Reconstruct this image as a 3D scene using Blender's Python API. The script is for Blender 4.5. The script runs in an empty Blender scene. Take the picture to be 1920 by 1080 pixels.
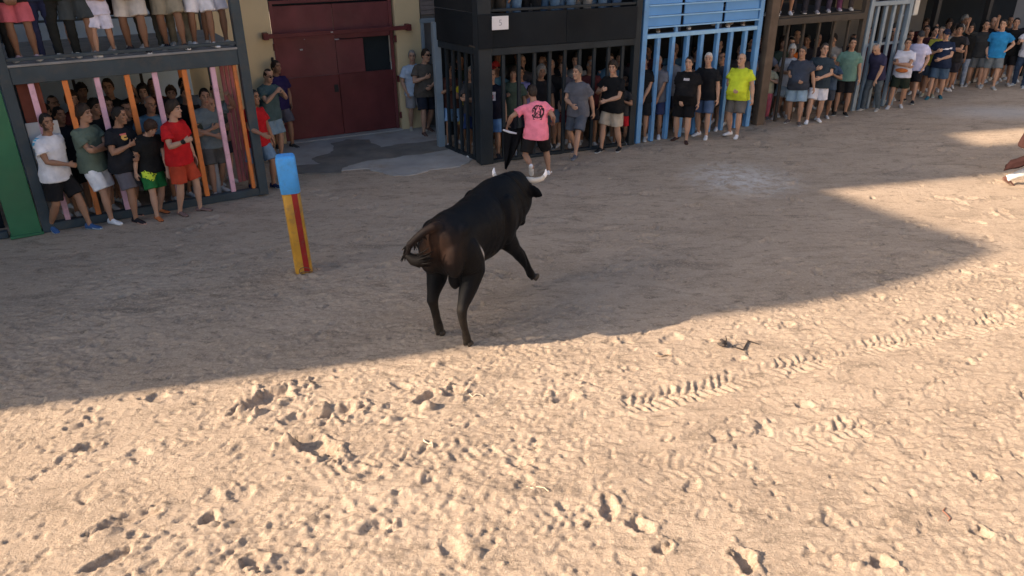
import bpy, bmesh, math, random
import numpy as np
from mathutils import Vector, Matrix, noise as mnoise
from mathutils.bvhtree import BVHTree

random.seed(11)
rng = np.random.default_rng(7)
scene = bpy.context.scene
col = scene.collection

# ------------------------------------------------------------------ camera
CAM_H, PITCH, ROLL = 4.2, math.radians(25.7), math.radians(0.4)
cam_data = bpy.data.cameras.new("camera")
cam_data.sensor_width = 36.0
cam_data.lens = 36.0 * 1412.0 / 1920.0
cam_data.clip_start, cam_data.clip_end = 0.05, 2000.0
cam = bpy.data.objects.new("camera", cam_data)
col.objects.link(cam)
fwd = Vector((0, math.cos(PITCH), -math.sin(PITCH)))
right0 = Vector((1, 0, 0))
up0 = right0.cross(fwd)
right = right0 * math.cos(ROLL) - up0 * math.sin(ROLL)
up = right.cross(fwd)
M = Matrix((right, up, -fwd)).transposed().to_4x4()
M.translation = Vector((0, 0, CAM_H))
cam.matrix_world = M
scene.camera = cam

# ------------------------------------------------------------------ light
SUN_AZ = math.radians(14.0)      # light travels towards +X, a little towards +Y
SUN_EL = math.radians(28.0)
world = bpy.data.worlds.new("World")
scene.world = world
world.use_nodes = True
wn = world.node_tree.nodes
wl = world.node_tree.links
bg = wn["Background"]
sky = wn.new("ShaderNodeTexSky")
sky.sky_type = 'NISHITA'
sky.sun_disc = False
sky.sun_elevation = SUN_EL
sky.sun_rotation = math.radians(256.0)
sky.air_density = 1.0
sky.dust_density = 3.0
sky.ozone_density = 1.0
wl.new(sky.outputs[0], bg.inputs[0])
bg.inputs[1].default_value = 0.096
sun_data = bpy.data.lights.new("sun", 'SUN')
sun_data.energy = 5.0
sun_data.angle = math.radians(0.8)
sun_data.color = (1.0, 0.785, 0.575)
sun = bpy.data.objects.new("sun", sun_data)
col.objects.link(sun)
sd = Vector((math.cos(SUN_AZ) * math.cos(SUN_EL), math.sin(SUN_AZ) * math.cos(SUN_EL), -math.sin(SUN_EL)))
sun.rotation_euler = sd.to_track_quat('-Z', 'Y').to_euler()
sun.location = (-20, -5, 15)

scene.view_settings.view_transform = 'Standard'
scene.view_settings.look = 'None'
scene.view_settings.gamma = 1.0
scene.view_settings.use_curve_mapping = False
scene.view_settings.exposure = 1.24
scene.cycles.max_bounces = 6
scene.cycles.diffuse_bounces = 3
scene.cycles.use_denoising = True

# ------------------------------------------------------------------ ground coordinates of the place
def ground_at(px, py, z=0.0):
    d = fwd * 1412.0 + right * (px - 960.0) - up * (py - 540.0)
    t = (z - CAM_H) / d.z
    return d.x * t, d.y * t

# ------------------------------------------------------------------ materials
_mats = {}
def new_mat(name):
    m = bpy.data.materials.new(name)
    m.use_nodes = True
    nt = m.node_tree
    return m, nt, nt.nodes["Principled BSDF"]

def N(nt, kind, **kw):
    n = nt.nodes.new(kind)
    for k, v in kw.items():
        setattr(n, k, v)
    return n

def surf(name, rgb, rough=0.7, var=0.18, scale=6.0, bump=0.0, bscale=80.0, spec=0.3, metallic=0.0, dirt=0.0, detail=5.0, dirt_rgb=(0.13, 0.10, 0.075), dscale=None):
    """A painted / plain surface: colour varied by two noises, worn dirt, fine relief."""
    key = (name, tuple(rgb))
    if key in _mats:
        return _mats[key]
    m, nt, b = new_mat(name)
    L = nt.links.new
    tco = N(nt, "ShaderNodeTexCoord"); oi = N(nt, "ShaderNodeObjectInfo")
    off = N(nt, "ShaderNodeVectorMath", operation='SCALE'); off.inputs[0].default_value = (37.0, 53.0, 71.0)
    L(oi.outputs["Random"], off.inputs["Scale"])
    tcv = N(nt, "ShaderNodeVectorMath", operation='ADD'); L(tco.outputs["Object"], tcv.inputs[0]); L(off.outputs[0], tcv.inputs[1])
    no = N(nt, "ShaderNodeTexNoise"); no.inputs["Scale"].default_value = scale; no.inputs["Detail"].default_value = detail
    L(tcv.outputs[0], no.inputs["Vector"])
    mr = N(nt, "ShaderNodeMapRange")
    mr.inputs["From Min"].default_value = 0.25; mr.inputs["From Max"].default_value = 0.75
    mr.inputs["To Min"].default_value = 1.0 - var; mr.inputs["To Max"].default_value = 1.0 + var
    L(no.outputs["Fac"], mr.inputs["Value"])
    mul = N(nt, "ShaderNodeVectorMath", operation='SCALE')
    mul.inputs[0].default_value = rgb
    L(mr.outputs[0], mul.inputs["Scale"])
    last = mul.outputs[0]
    if dirt > 0:
        n2 = N(nt, "ShaderNodeTexNoise"); n2.inputs["Scale"].default_value = dscale or scale * 0.35; n2.inputs["Detail"].default_value = 8
        n2.inputs["Roughness"].default_value = 0.7
        L(tcv.outputs[0], n2.inputs["Vector"])
        r2 = N(nt, "ShaderNodeMapRange"); r2.inputs["From Min"].default_value = 0.5; r2.inputs["From Max"].default_value = 0.75
        r2.inputs["To Max"].default_value = dirt
        L(n2.outputs["Fac"], r2.inputs["Value"])
        mx = N(nt, "ShaderNodeMix", data_type='RGBA')
        L(r2.outputs[0], mx.inputs["Factor"]); L(last, mx.inputs["A"])
        mx.inputs["B"].default_value = (*dirt_rgb, 1)
        last = mx.outputs["Result"]
    L(last, b.inputs["Base Color"])
    b.inputs["Roughness"].default_value = rough
    b.inputs["Metallic"].default_value = metallic
    b.inputs["Specular IOR Level"].default_value = spec
    if bump > 0:
        n3 = N(nt, "ShaderNodeTexNoise"); n3.inputs["Scale"].default_value = bscale; n3.inputs["Detail"].default_value = 4
        L(tcv.outputs[0], n3.inputs["Vector"])
        bp = N(nt, "ShaderNodeBump"); bp.inputs["Strength"].default_value = bump; bp.inputs["Distance"].default_value = 0.01
        L(n3.outputs["Fac"], bp.inputs["Height"]); L(bp.outputs[0], b.inputs["Normal"])
    _mats[key] = m
    return m

def cloth(rgb, name="cloth"):
    return surf(name, rgb, rough=0.92, var=0.22, scale=7.0, bump=0.5, bscale=38.0, spec=0.08, dirt=.10)

def denim(rgb):
    return surf("denim", rgb, rough=0.9, var=0.3, scale=14.0, bump=0.3, bscale=60.0, spec=0.1)

_skins = {}
def skin(tone, beard, hair):
    key = (tone, beard, hair)
    if key in _skins:
        return _skins[key]
    m, nt, b = new_mat("skin")
    L = nt.links.new
    at = N(nt, "ShaderNodeAttribute", attribute_name="mask")
    sp = N(nt, "ShaderNodeSeparateColor")
    L(at.outputs["Color"], sp.inputs[0])
    tc = N(nt, "ShaderNodeTexCoord")
    no = N(nt, "ShaderNodeTexNoise"); no.inputs["Scale"].default_value = 7.0; no.inputs["Detail"].default_value = 5
    L(tc.outputs["Object"], no.inputs["Vector"])
    m0 = N(nt, "ShaderNodeMix", data_type='RGBA')
    L(no.outputs["Fac"], m0.inputs["Factor"])
    m0.inputs["A"].default_value = (tone[0] * 0.8, tone[1] * 0.72, tone[2] * 0.7, 1)
    m0.inputs["B"].default_value = (min(1, tone[0] * 1.15), tone[1] * 1.2, tone[2] * 1.2, 1)
    m1 = N(nt, "ShaderNodeMix", data_type='RGBA')
    L(sp.outputs[1], m1.inputs["Factor"]); L(m0.outputs["Result"], m1.inputs["A"])
    m1.inputs["B"].default_value = (tone[0] * 0.75, tone[1] * 0.45, tone[2] * 0.45, 1)
    mb = N(nt, "ShaderNodeMath", operation='MULTIPLY'); mb.inputs[1].default_value = beard
    L(sp.outputs[2], mb.inputs[0])
    m2 = N(nt, "ShaderNodeMix", data_type='RGBA')
    L(mb.outputs[0], m2.inputs["Factor"]); L(m1.outputs["Result"], m2.inputs["A"])
    m2.inputs["B"].default_value = (*hair, 1)
    m3 = N(nt, "ShaderNodeMix", data_type='RGBA')
    L(sp.outputs[0], m3.inputs["Factor"]); L(m2.outputs["Result"], m3.inputs["A"])
    m3.inputs["B"].default_value = (0.03, 0.02, 0.015, 1)
    L(m3.outputs["Result"], b.inputs["Base Color"])
    b.inputs["Roughness"].default_value = 0.55
    b.inputs["Specular IOR Level"].default_value = 0.35
    b.inputs["Subsurface Weight"].default_value = 0.0
    _skins[key] = m
    return m

def hair_mat(rgb):
    return surf("hair", rgb, rough=0.6, var=0.45, scale=30.0, bump=0.8, bscale=90.0, spec=0.3)

# ------------------------------------------------------------------ mesh helpers
class Geo:
    def __init__(self):
        self.v = []; self.f = []; self.n = 0
    def add(self, verts, faces):
        o = self.n
        self.v.append(np.asarray(verts, float)); self.f += [tuple(i + o for i in f) for f in faces]
        self.n += len(verts)
    def loft(self, rings, caps=True):
        rings = [np.asarray(r, float) for r in rings]
        k = len(rings[0]); m = len(rings)
        verts = np.concatenate(rings); faces = []
        for i in range(m - 1):
            for j in range(k):
                a = i * k + j; b = i * k + (j + 1) % k
                faces.append((a, b, b + k, a + k))
        if caps:
            verts = np.concatenate([verts, rings[0].mean(0)[None], rings[-1].mean(0)[None]])
            c0, c1 = m * k, m * k + 1
            for j in range(k):
                faces.append((c0, (j + 1) % k, j))
                faces.append((c1, (m - 1) * k + j, (m - 1) * k + (j + 1) % k))
        self.add(verts, faces)
    def tube(self, pts, rad, n=10, ref=(0, 1, 0), round_ends=True):
        """Tapered limb through pts; rad = list of r or (r_side, r_ref)."""
        P = [np.asarray(p, float) for p in pts]
        R = [(r, r) if np.isscalar(r) else r for r in rad]
        if round_ends:
            d0 = (P[0] - P[1]); d0 /= np.linalg.norm(d0)
            d1 = (P[-1] - P[-2]); d1 /= np.linalg.norm(d1)
            r0, r1 = min(R[0]), min(R[-1])
            P = [P[0] + d0 * r0 * 0.8, P[0] + d0 * r0 * 0.5] + P + [P[-1] + d1 * r1 * 0.5, P[-1] + d1 * r1 * 0.8]
            R = [(R[0][0] * .35, R[0][1] * .35), (R[0][0] * .8, R[0][1] * .8)] + R + [(R[-1][0] * .8, R[-1][1] * .8), (R[-1][0] * .35, R[-1][1] * .35)]
        rings = []
        refv = np.asarray(ref, float)
        for i, p in enumerate(P):
            a = P[max(i - 1, 0)]; b = P[min(i + 1, len(P) - 1)]
            t = b - a; t /= (np.linalg.norm(t) + 1e-9)
            v = refv - t * (refv @ t)
            if np.linalg.norm(v) < 0.15:
                v = np.array([1.0, 0.3, 0.2]); v = v - t * (v @ t)
            v /= np.linalg.norm(v)
            refv = v
            u = np.cross(v, t)
            ang = np.arange(n) * 2 * math.pi / n
            rings.append(p + np.outer(np.cos(ang) * R[i][0], u) + np.outer(np.sin(ang) * R[i][1], v))
        self.loft(rings)
    def ellipsoid(self, c, r, Rm=None, nu=10, nv=7):
        rings = []
        for i in range(nv):
            th = math.pi * (i + 0.5) / nv
            ang = np.arange(nu) * 2 * math.pi / nu
            ring = np.stack([np.cos(ang) * math.sin(th) * r[0], np.sin(ang) * math.sin(th) * r[1], np.full(nu, -math.cos(th) * r[2])], 1)
            if Rm is not None:
                ring = ring @ np.asarray(Rm).T
            rings.append(ring + np.asarray(c))
        self.loft(rings)
    def box(self, c, s):
        c = np.asarray(c, float); h = np.asarray(s, float) / 2
        v = [c + h * np.array(k) for k in ((-1,-1,-1),(1,-1,-1),(1,1,-1),(-1,1,-1),(-1,-1,1),(1,-1,1),(1,1,1),(-1,1,1))]
        self.add(v, [(0,3,2,1),(4,5,6,7),(0,1,5,4),(1,2,6,5),(2,3,7,6),(3,0,4,7)])
    def mesh(self, name, smooth=True):
        me = bpy.data.meshes.new(name)
        me.from_pydata(np.concatenate(self.v).tolist(), [], self.f)
        me.update()
        if smooth:
            me.polygons.foreach_set("use_smooth", [True] * len(me.polygons))
        return me

def remesh(geo, name, voxel, ratio=1.0, smooth=2):
    me = geo.mesh(name)
    o = bpy.data.objects.new(name, me)
    col.objects.link(o)
    r = o.modifiers.new("r", 'REMESH'); r.mode = 'VOXEL'; r.voxel_size = voxel
    if smooth:
        s = o.modifiers.new("s", 'SMOOTH'); s.factor = 0.5; s.iterations = smooth
    if ratio < 1:
        d = o.modifiers.new("d", 'DECIMATE'); d.ratio = ratio
    dg = bpy.context.evaluated_depsgraph_get()
    dg.update()
    out = bpy.data.meshes.new_from_object(o.evaluated_get(dg))
    out.name = name
    bpy.data.objects.remove(o)
    bpy.data.meshes.remove(me)
    out.polygons.foreach_set("use_smooth", [True] * len(out.polygons))
    return out

def get_co(me):
    a = np.empty(len(me.vertices) * 3); me.vertices.foreach_get("co", a)
    return a.reshape(-1, 3)

def set_co(me, a):
    me.vertices.foreach_set("co", np.asarray(a).ravel()); me.update()

def wrinkle(me, amp, sc=(9, 9, 5), seed=0.0):
    co = get_co(me)
    nr = np.empty(len(me.vertices) * 3); me.vertices.foreach_get("normal", nr); nr = nr.reshape(-1, 3)
    d = np.array([mnoise.fractal(Vector((c[0] * sc[0] + seed, c[1] * sc[1], c[2] * sc[2])), 1.0, 2.0, 3) for c in co])
    set_co(me, co + nr * (d * amp)[:, None])

def obj(name, me, mats=None, parent=None, loc=None, rot=None, mw=None):
    o = bpy.data.objects.new(name, me)
    col.objects.link(o)
    if mats is not None:
        mats = mats if isinstance(mats, (list, tuple)) else [mats]
        while len(me.materials) < len(mats):
            me.materials.append(None)
        for i, m in enumerate(mats):
            o.material_slots[i].link = 'OBJECT'
            o.material_slots[i].material = m
    if parent is not None:
        o.parent = parent
    if mw is not None:
        o.matrix_local = mw
    if loc is not None:
        o.location = loc
    if rot is not None:
        o.rotation_euler = rot
    return o

def empty(name, label, cat, loc=(0, 0, 0), rz=0.0, group=None, scale=1.0):
    o = bpy.data.objects.new(name, None)
    col.objects.link(o)
    o.empty_display_size = 0.2
    o.location = loc; o.rotation_euler = (0, 0, rz); o.scale = (scale,) * 3
    o['label'] = label; o['category'] = cat
    if group:
        o['group'] = group
    return o

def tag(o, label, cat, group=None):
    o['label'] = label; o['category'] = cat
    if group:
        o['group'] = group
    return o

_boxes = {}
def box(name, size, loc, mat, parent=None, bev=0.006, rot=None):
    """A bar, board or beam with eased edges; equal sizes share one mesh."""
    key = (round(size[0], 3), round(size[1], 3), round(size[2], 3), bev)
    if key not in _boxes:
        bm = bmesh.new()
        bmesh.ops.create_cube(bm, size=1.0)
        bmesh.ops.scale(bm, vec=size, verts=bm.verts)
        if bev > 0:
            bmesh.ops.bevel(bm, geom=bm.edges[:], offset=min(bev, min(size) * 0.3), segments=1, affect='EDGES')
        me = bpy.data.meshes.new("block")
        bm.to_mesh(me); bm.free()
        _boxes[key] = me
    return obj(name, _boxes[key], mat, parent, loc, rot)

# ================================================================== GROUND
def vnoise(x, y, seed):
    t = np.random.default_rng(seed).random((256, 256))
    xi = np.floor(x).astype(int); yi = np.floor(y).astype(int)
    fx = x - xi; fy = y - yi
    fx = fx * fx * (3 - 2 * fx); fy = fy * fy * (3 - 2 * fy)
    a = t[xi & 255, yi & 255]; b = t[(xi + 1) & 255, yi & 255]
    c = t[xi & 255, (yi + 1) & 255]; d = t[(xi + 1) & 255, (yi + 1) & 255]
    return (a * (1 - fx) + b * fx) * (1 - fy) + (c * (1 - fx) + d * fx) * fy - 0.5

def grow(start, step, rate, end):
    out = [start]; s = step
    while out[-1] < end:
        out.append(out[-1] + s); s *= rate
    return np.array(out[1:])

xs = np.arange(-6.6, 10.6, 0.016)
xs = np.concatenate([-grow(6.6, 0.05, 1.22, 420)[::-1], xs, grow(xs[-1], 0.05, 1.22, 420)])
ya = np.arange(3.0, 9.4, 0.0135)
yb = grow(ya[-1], 0.0145, 1.0072, 26.0)
yc = grow(yb[-1], yb[-1] - yb[-2], 1.2, 500)
ys = np.concatenate([-grow(-3.0, 0.05, 1.25, 400)[::-1], ya, yb, yc])
X, Y = np.meshgrid(xs, ys)
u = X * math.cos(.25) + Y * math.sin(.25); v = -X * math.sin(.25) + Y * math.cos(.25)
near = np.clip((10.3 - Y) / 4.0, 0.0, 1.0)
amp = 0.55 + 0.45 * near
far_fade = np.clip((40 - np.abs(Y)) / 15, 0, 1) * np.clip((40 - np.abs(X)) / 15, 0, 1)
Z = 0.035 * vnoise(u / 1.3, v / 0.9, 1) + 0.020 * vnoise(u / .42, v / .30, 2)
churn = np.clip(0.55 + 1.6 * vnoise(X / 1.7, Y / 1.1, 9), 0.12, 1.25)
r1 = vnoise(u / .17, v / .10, 3)
Z += churn * (0.012 * r1 + 0.016 * np.maximum(vnoise(u / .095, v / .065, 4), -0.02) + 0.019 * vnoise(u / .045, v / .034, 5))
Z += 0.006 * vnoise(X / .035, Y / .03, 6)
rg = 1 - np.abs(vnoise(u / .30, v / .16, 16)) * 2
Z += 0.020 * churn * (rg ** 3 - .4) * np.clip(vnoise(X / .8, Y / .6, 17) + .45, 0, 1)
Z *= amp

def patch(cx, cy, rad):
    i0, i1 = np.searchsorted(xs, [cx - rad, cx + rad]); j0, j1 = np.searchsorted(ys, [cy - rad, cy + rad])
    return slice(j0, j1), slice(i0, i1)

def dent(cx, cy, a, b, ang, depth, rim=0.35, skew=0.25):
    sl = patch(cx, cy, max(a, b) * 2.2)
    dx = X[sl] - cx; dy = Y[sl] - cy
    p = (dx * math.cos(ang) + dy * math.sin(ang)) / a; q = (-dx * math.sin(ang) + dy * math.cos(ang)) / b
    r = np.sqrt(p * p + q * q) * (1 + 0.75 * vnoise(X[sl] / (.6 * b + .02) + cx * 9, Y[sl] / (.6 * b + .02), 12) + .35 * vnoise(X[sl] / .022 + cx * 9, Y[sl] / .022, 15))
    bowl = -depth * np.clip(1 - r ** 2.6, 0, 1) ** 0.7
    ring = depth * rim * np.exp(-((r - 1.25) / 0.3) ** 2) * (1 + skew * p)
    Z[sl] += bowl + ring

def clod(cx, cy, a, b, ang, h):
    sl = patch(cx, cy, max(a, b) * 1.8)
    dx = X[sl] - cx; dy = Y[sl] - cy
    p = (dx * math.cos(ang) + dy * math.sin(ang)) / a; q = (-dx * math.sin(ang) + dy * math.cos(ang)) / b
    r = np.sqrt(p * p + q * q) * (1 + 0.7 * vnoise(X[sl] / .06 + cy * 7, Y[sl] / .06, 13))
    Z[sl] += h * np.clip(1 - r ** 2, 0, 1) ** 0.8 * (1 + .6 * vnoise(X[sl] / .03, Y[sl] / .03, 14))

for k in range(230):                       # foot and hoof prints in the loose near sand
    cy = 3.3 + 6.2 * random.random() ** 1.15; cx = random.uniform(-5.5, 8.5)
    s = random.choice([.035, .045, .05, .06, .075])
    dent(cx, cy, s * random.uniform(1.0, 1.9), s, random.uniform(0, 3.14), random.uniform(.008, .022) * (0.5 + s * 10))
for k in range(300):                        # prints further out, in the trodden sand
    cy = random.uniform(9.0, 17.0); cx = random.uniform(-5, 10)
    s = random.choice([.05, .07, .09])
    dent(cx, cy, s * random.uniform(1.2, 2.4), s, random.gauss(.3, .7), random.uniform(.012, .034))
for k in range(1100):                       # crumbs of dry sand
    cy = 3.2 + 6 * random.random() ** 1.2; cx = random.uniform(-5.5, 8.5)
    s = random.uniform(.010, .028)
    clod(cx, cy, s * random.uniform(1, 1.8), s, random.uniform(0, 3.14), s * random.uniform(.3, .6))
for k in range(3400):                       # small scuffs and half prints, mostly dragged one way
    cy = 3.2 + 6.3 * random.random() ** 1.25; cx = random.uniform(-5.5, 8.8)
    if vnoise(np.array([cx / .9]), np.array([cy / .7]), 41)[0] < -.22: continue
    s = random.uniform(.018, .036)
    dent(cx, cy, s * random.uniform(1.3, 3.2), s, random.gauss(.55, .55), random.uniform(.005, .014), rim=.3, skew=.4)
# the deep scrapes the bull has dug, each with its thrown-up lip
for px, py, a, b, ang, d in ((495, 752, .30, .12, .75, .085), (640, 772, .20, .10, .35, .07), (565, 782, .22, .08, .3, .05),
                             (590, 838, .24, .11, -.45, .085), (800, 745, .16, .07, .9, .055), (850, 735, .12, .09, .6, .06),
                             (165, 838, .10, .06, .3, .05), (235, 975, .24, .07, .55, .05), (200, 1050, .22, .06, .7, .05),
                             (390, 972, .09, .06, .6, .055), (475, 1055, .10, .08, .2, .06), (295, 745, .12, .08, .3, .04),
                             (700, 990, .12, .07, .4, .04), (1055, 745, .16, .09, .5, .045), (1145, 955, .07, .12, .3, .05),
                             (1205, 990, .06, .11, .9, .05), (1395, 1055, .06, .12, .2, .07), (1650, 1056, .08, .07, 0, .06),
                             (1840, 1003, .09, .06, -.4, .06), (1845, 893, .09, .06, -.4, .05), (1508, 757, .10, .06, 0, .035),
                             (1240, 1030, .08, .06, .3, .05), (1145, 640, .10, .05, .3, .03), (620, 860, .10, .06, .2, .04),
                             (150, 800, .12, .06, .3, .035), (690, 895, .12, .06, .5, .035), (1890, 575, .12, .07, .2, .03)):
    gx, gy = ground_at(px, py)
    dent(gx, gy, a, b, ang, d * .85, rim=.35)
for px, py, a, b, h in ((462, 772, .16, .10, .085), (540, 832, .15, .09, .10), (600, 765, .13, .08, .06), (800, 765, .10, .09, .09),
                        (735, 785, .10, .06, .05), (470, 1062, .08, .06, .05), (880, 1040, .12, .09, .05), (690, 880, .10, .08, .04),
                        (1610, 1062, .06, .05, .05), (1250, 850, .10, .06, .03), (820, 683, .08, .06, .05), (200, 1000, .12, .07, .04)):
    gx, gy = ground_at(px, py)
    clod(gx, gy, a * .8, b * .7, .4, h * .85)

gx, gy = ground_at(571, 512)
for k in range(9):
    clod(gx + .17 * math.cos(k * .7), gy + .15 * math.sin(k * .7), .09, .06, k * .7, .03)
def track(p0, p1, width, lug, depth, seed):
    """A tractor tyre's print: slanted lugs in two rows along a line."""
    (x0, y0), (x1, y1) = p0, p1
    L = math.hypot(x1 - x0, y1 - y0); dx, dy = (x1 - x0) / L, (y1 - y0) / L
    s = (X - x0) * dx + (Y - y0) * dy; t = -(X - x0) * dy + (Y - y0) * dx
    sel = (s > 0) & (s < L) & (np.abs(t) < width)
    ss, tt = s[sel], t[sel]
    w = 0.03 * np.sin(ss * 1.3 + seed) + .09 * vnoise(ss / .11, tt / .09, 31); ss = ss + .05 * vnoise(ss / .16 + 5, tt / .1, 32)
    tt = tt + w
    ph = (ss + np.sign(tt) * 0.5 * lug * 0.5 - 0.55 * np.abs(tt)) / lug
    bar = np.clip(np.sin(ph * 2 * math.pi) * 1.6 - .25, -1, 1) * (1 + 1.3 * vnoise(ss / .07, tt / .07, 33))
    edge = np.clip((width * .62 - np.abs(tt)) / .03, 0, 1)
    keep = np.clip(0.72 + 1.8 * vnoise(ss / .55 + seed * 13, tt / .4, 21), 0, 1)
    Z[sel] += (depth * (bar * .5 - .5) * edge) * keep + depth * .3 * np.exp(-((np.abs(tt) - width * .72) / .04) ** 2) * keep
track(ground_at(1165, 758), ground_at(1990, 572), .27, .100, .021, 1)
track(ground_at(1230, 880), ground_at(1620, 800), .25, .105, .022, 2)
track(ground_at(420, 900), ground_at(1010, 830), .24, .10, .014, 3)
track(ground_at(1500, 900), ground_at(1000, 990), .22, .10, .012, 5)
Z *= far_fade
# trodden flat under the stands and in front of the door
flat = np.clip((Y - (12.2 + 0.49 * (X + 4.3))) / 0.6, 0, 1)
Z = Z * (1 - 0.75 * flat) - 0.004

ny, nx = X.shape
me = bpy.data.meshes.new("sand_ground")
nv = nx * ny; nq = (nx - 1) * (ny - 1)
me.vertices.add(nv)
me.vertices.foreach_set("co", np.stack([X, Y, Z], -1).ravel())
idx = np.arange(nv).reshape(ny, nx)
quads = np.stack([idx[:-1, :-1], idx[:-1, 1:], idx[1:, 1:], idx[1:, :-1]], -1).reshape(-1)
me.loops.add(nq * 4); me.loops.foreach_set("vertex_index", quads)
me.polygons.add(nq)
me.polygons.foreach_set("loop_start", np.arange(nq) * 4)
me.polygons.foreach_set("use_smooth", np.ones(nq, bool))
me.update(calc_edges=True)

def ground_z(x, y):
    i = min(max(np.searchsorted(xs, x), 1), nx - 1); j = min(max(np.searchsorted(ys, y), 1), ny - 1)
    return float(Z[j, i])

m, nt, b = new_mat("arena_sand")
L = nt.links.new
tc = N(nt, "ShaderNodeTexCoord")
def noise_node(scale, detail=6, rough=.6, dist=0.0, vec=None):
    n = N(nt, "ShaderNodeTexNoise"); n.inputs["Scale"].default_value = scale; n.inputs["Detail"].default_value = detail
    n.inputs["Roughness"].default_value = rough; n.inputs["Distortion"].default_value = dist
    L(vec or tc.outputs["Object"], n.inputs["Vector"]); return n.outputs["Fac"]
def ramp(fac, a, c):
    r = N(nt, "ShaderNodeMapRange"); r.inputs["From Min"].default_value = a; r.inputs["From Max"].default_value = c
    L(fac, r.inputs["Value"]); return r.outputs[0]
def mixc(fac, a, c):
    x = N(nt, "ShaderNodeMix", data_type='RGBA'); L(fac, x.inputs["Factor"])
    for s_, w_ in (("A", a), ("B", c)):
        if isinstance(w_, tuple): x.inputs[s_].default_value = (*w_, 1)
        else: L(w_, x.inputs[s_])
    return x.outputs["Result"]
mp = N(nt, "ShaderNodeMapping"); mp.inputs["Rotation"].default_value = (0, 0, -.3); mp.inputs["Scale"].default_value = (.55, 1.5, 1)
L(tc.outputs["Object"], mp.inputs["Vector"])
c1 = mixc(ramp(noise_node(1.1, 8, .65, .6, mp.outputs[0]), .35, .68), (.44, .350, .272), (.35, .275, .210))
c2a = mixc(ramp(noise_node(2.1, 7, .72, .8, mp.outputs[0]), .52, .66), c1, (.255, .203, .157))
c2 = mixc(ramp(noise_node(8.5, 6, .7, .5, mp.outputs[0]), .54, .66), c2a, (.215, .170, .130))
c3 = mixc(ramp(noise_node(38, 4, .6), .50, .75), c2, (.50, .41, .325))
# chalky scuff in the middle of the street
def spot(cx, cy, rx, ry):
    a = N(nt, "ShaderNodeVectorMath", operation='SUBTRACT'); L(tc.outputs["Object"], a.inputs[0]); a.inputs[1].default_value = (cx, cy, 0)
    s_ = N(nt, "ShaderNodeVectorMath", operation='DIVIDE'); L(a.outputs[0], s_.inputs[0]); s_.inputs[1].default_value = (rx, ry, 1e6)
    ln = N(nt, "ShaderNodeVectorMath", operation='LENGTH'); L(s_.outputs[0], ln.inputs[0])
    r = N(nt, "ShaderNodeMapRange"); r.inputs["From Min"].default_value = 1.0; r.inputs["From Max"].default_value = .2
    L(ln.outputs["Value"], r.inputs["Value"]); return r.outputs[0]
def mulf(a, c):
    x = N(nt, "ShaderNodeMath", operation='MULTIPLY'); L(a, x.inputs[0])
    if isinstance(c, float): x.inputs[1].default_value = c
    else: L(c, x.inputs[1])
    return x.outputs[0]
gx, gy = ground_at(1390, 335)
f1 = mulf(spot(gx, gy, 1.25, 1.25), ramp(noise_node(4.5, 6, .7), .38, .6))
c4 = mixc(mulf(f1, 1.0), c3, (.60, .57, .54))
gx, gy = ground_at(1890, 210)
c5 = mixc(mulf(spot(gx, gy, 2.2, 1.0), .55), c4, (.50, .49, .49))
L(c5, b.inputs["Base Color"])
b.inputs["Roughness"].default_value = 0.95
b.inputs["Specular IOR Level"].default_value = 0.12
bp0 = N(nt, "ShaderNodeBump"); bp0.inputs["Strength"].default_value = .8; bp0.inputs["Distance"].default_value = .018
L(noise_node(17, 8, .72, .4), bp0.inputs["Height"])
bp = N(nt, "ShaderNodeBump"); bp.inputs["Strength"].default_value = .9; bp.inputs["Distance"].default_value = .012
L(noise_node(60, 6, .7), bp.inputs["Height"]); L(bp0.outputs[0], bp.inputs["Normal"]); L(bp.outputs[0], b.inputs["Normal"])
g = obj("sand_ground", me, m); g['kind'] = 'structure'; g['label'] = 'trampled pale sand spread over the street as a bull arena'
SAND = m

#PART2
# ================================================================== PAVEMENT in front of the door
def ragged(pts_px, jitter=.05, step=.05, seed=0):
    P = [ground_at(*p) for p in pts_px]
    out = []
    for i in range(len(P)):
        a = Vector(P[i]); b_ = Vector(P[(i + 1) % len(P)])
        n = max(1, int((b_ - a).length / step))
        for k in range(n):
            q = a.lerp(b_, k / n)
            out.append((q.x + jitter * 2 * mnoise.noise(Vector((q.x * 3.1, q.y * 3.1, seed))) + jitter * mnoise.noise(Vector((q.x * 11, q.y * 11, seed + 5))) + jitter * .8 * mnoise.noise(Vector((q.x * 27, q.y * 27, seed + 2))),
                        q.y + jitter * 2 * mnoise.noise(Vector((q.x * 3.1, q.y * 3.1, seed + 9)))))
    return out
def sheet(name, pts, z, mat, thick=.004):
    bm = bmesh.new()
    vs = [bm.verts.new((p[0], p[1], z)) for p in pts]
    bm.faces.new(vs)
    bmesh.ops.triangulate(bm, faces=bm.faces[:])
    bmesh.ops.recalc_face_normals(bm, faces=bm.faces[:])
    for f in bm.faces:
        if f.normal.z < 0: f.normal_flip()
    r = bmesh.ops.extrude_face_region(bm, geom=bm.faces[:])
    bmesh.ops.translate(bm, vec=(0, 0, -thick - .03), verts=[e for e in r['geom'] if isinstance(e, bmesh.types.BMVert)])
    bmesh.ops.recalc_face_normals(bm, faces=bm.faces[:])
    me = bpy.data.meshes.new(name); bm.to_mesh(me); bm.free()
    o = obj(name, me, mat); o['kind'] = 'structure'
    return o
concrete = surf("worn_concrete", (.365, .355, .345), rough=.85, var=.22, scale=2.2, bump=.3, bscale=40, dirt=.85, detail=9, dirt_rgb=(.30, .245, .19), dscale=1.5)
damp = surf("damp_sand", (.165, .158, .148), rough=.8, var=.3, scale=2.5, bump=.5, bscale=30, detail=8, dirt=.7, dirt_rgb=(.29, .24, .19), dscale=1.8)
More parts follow.
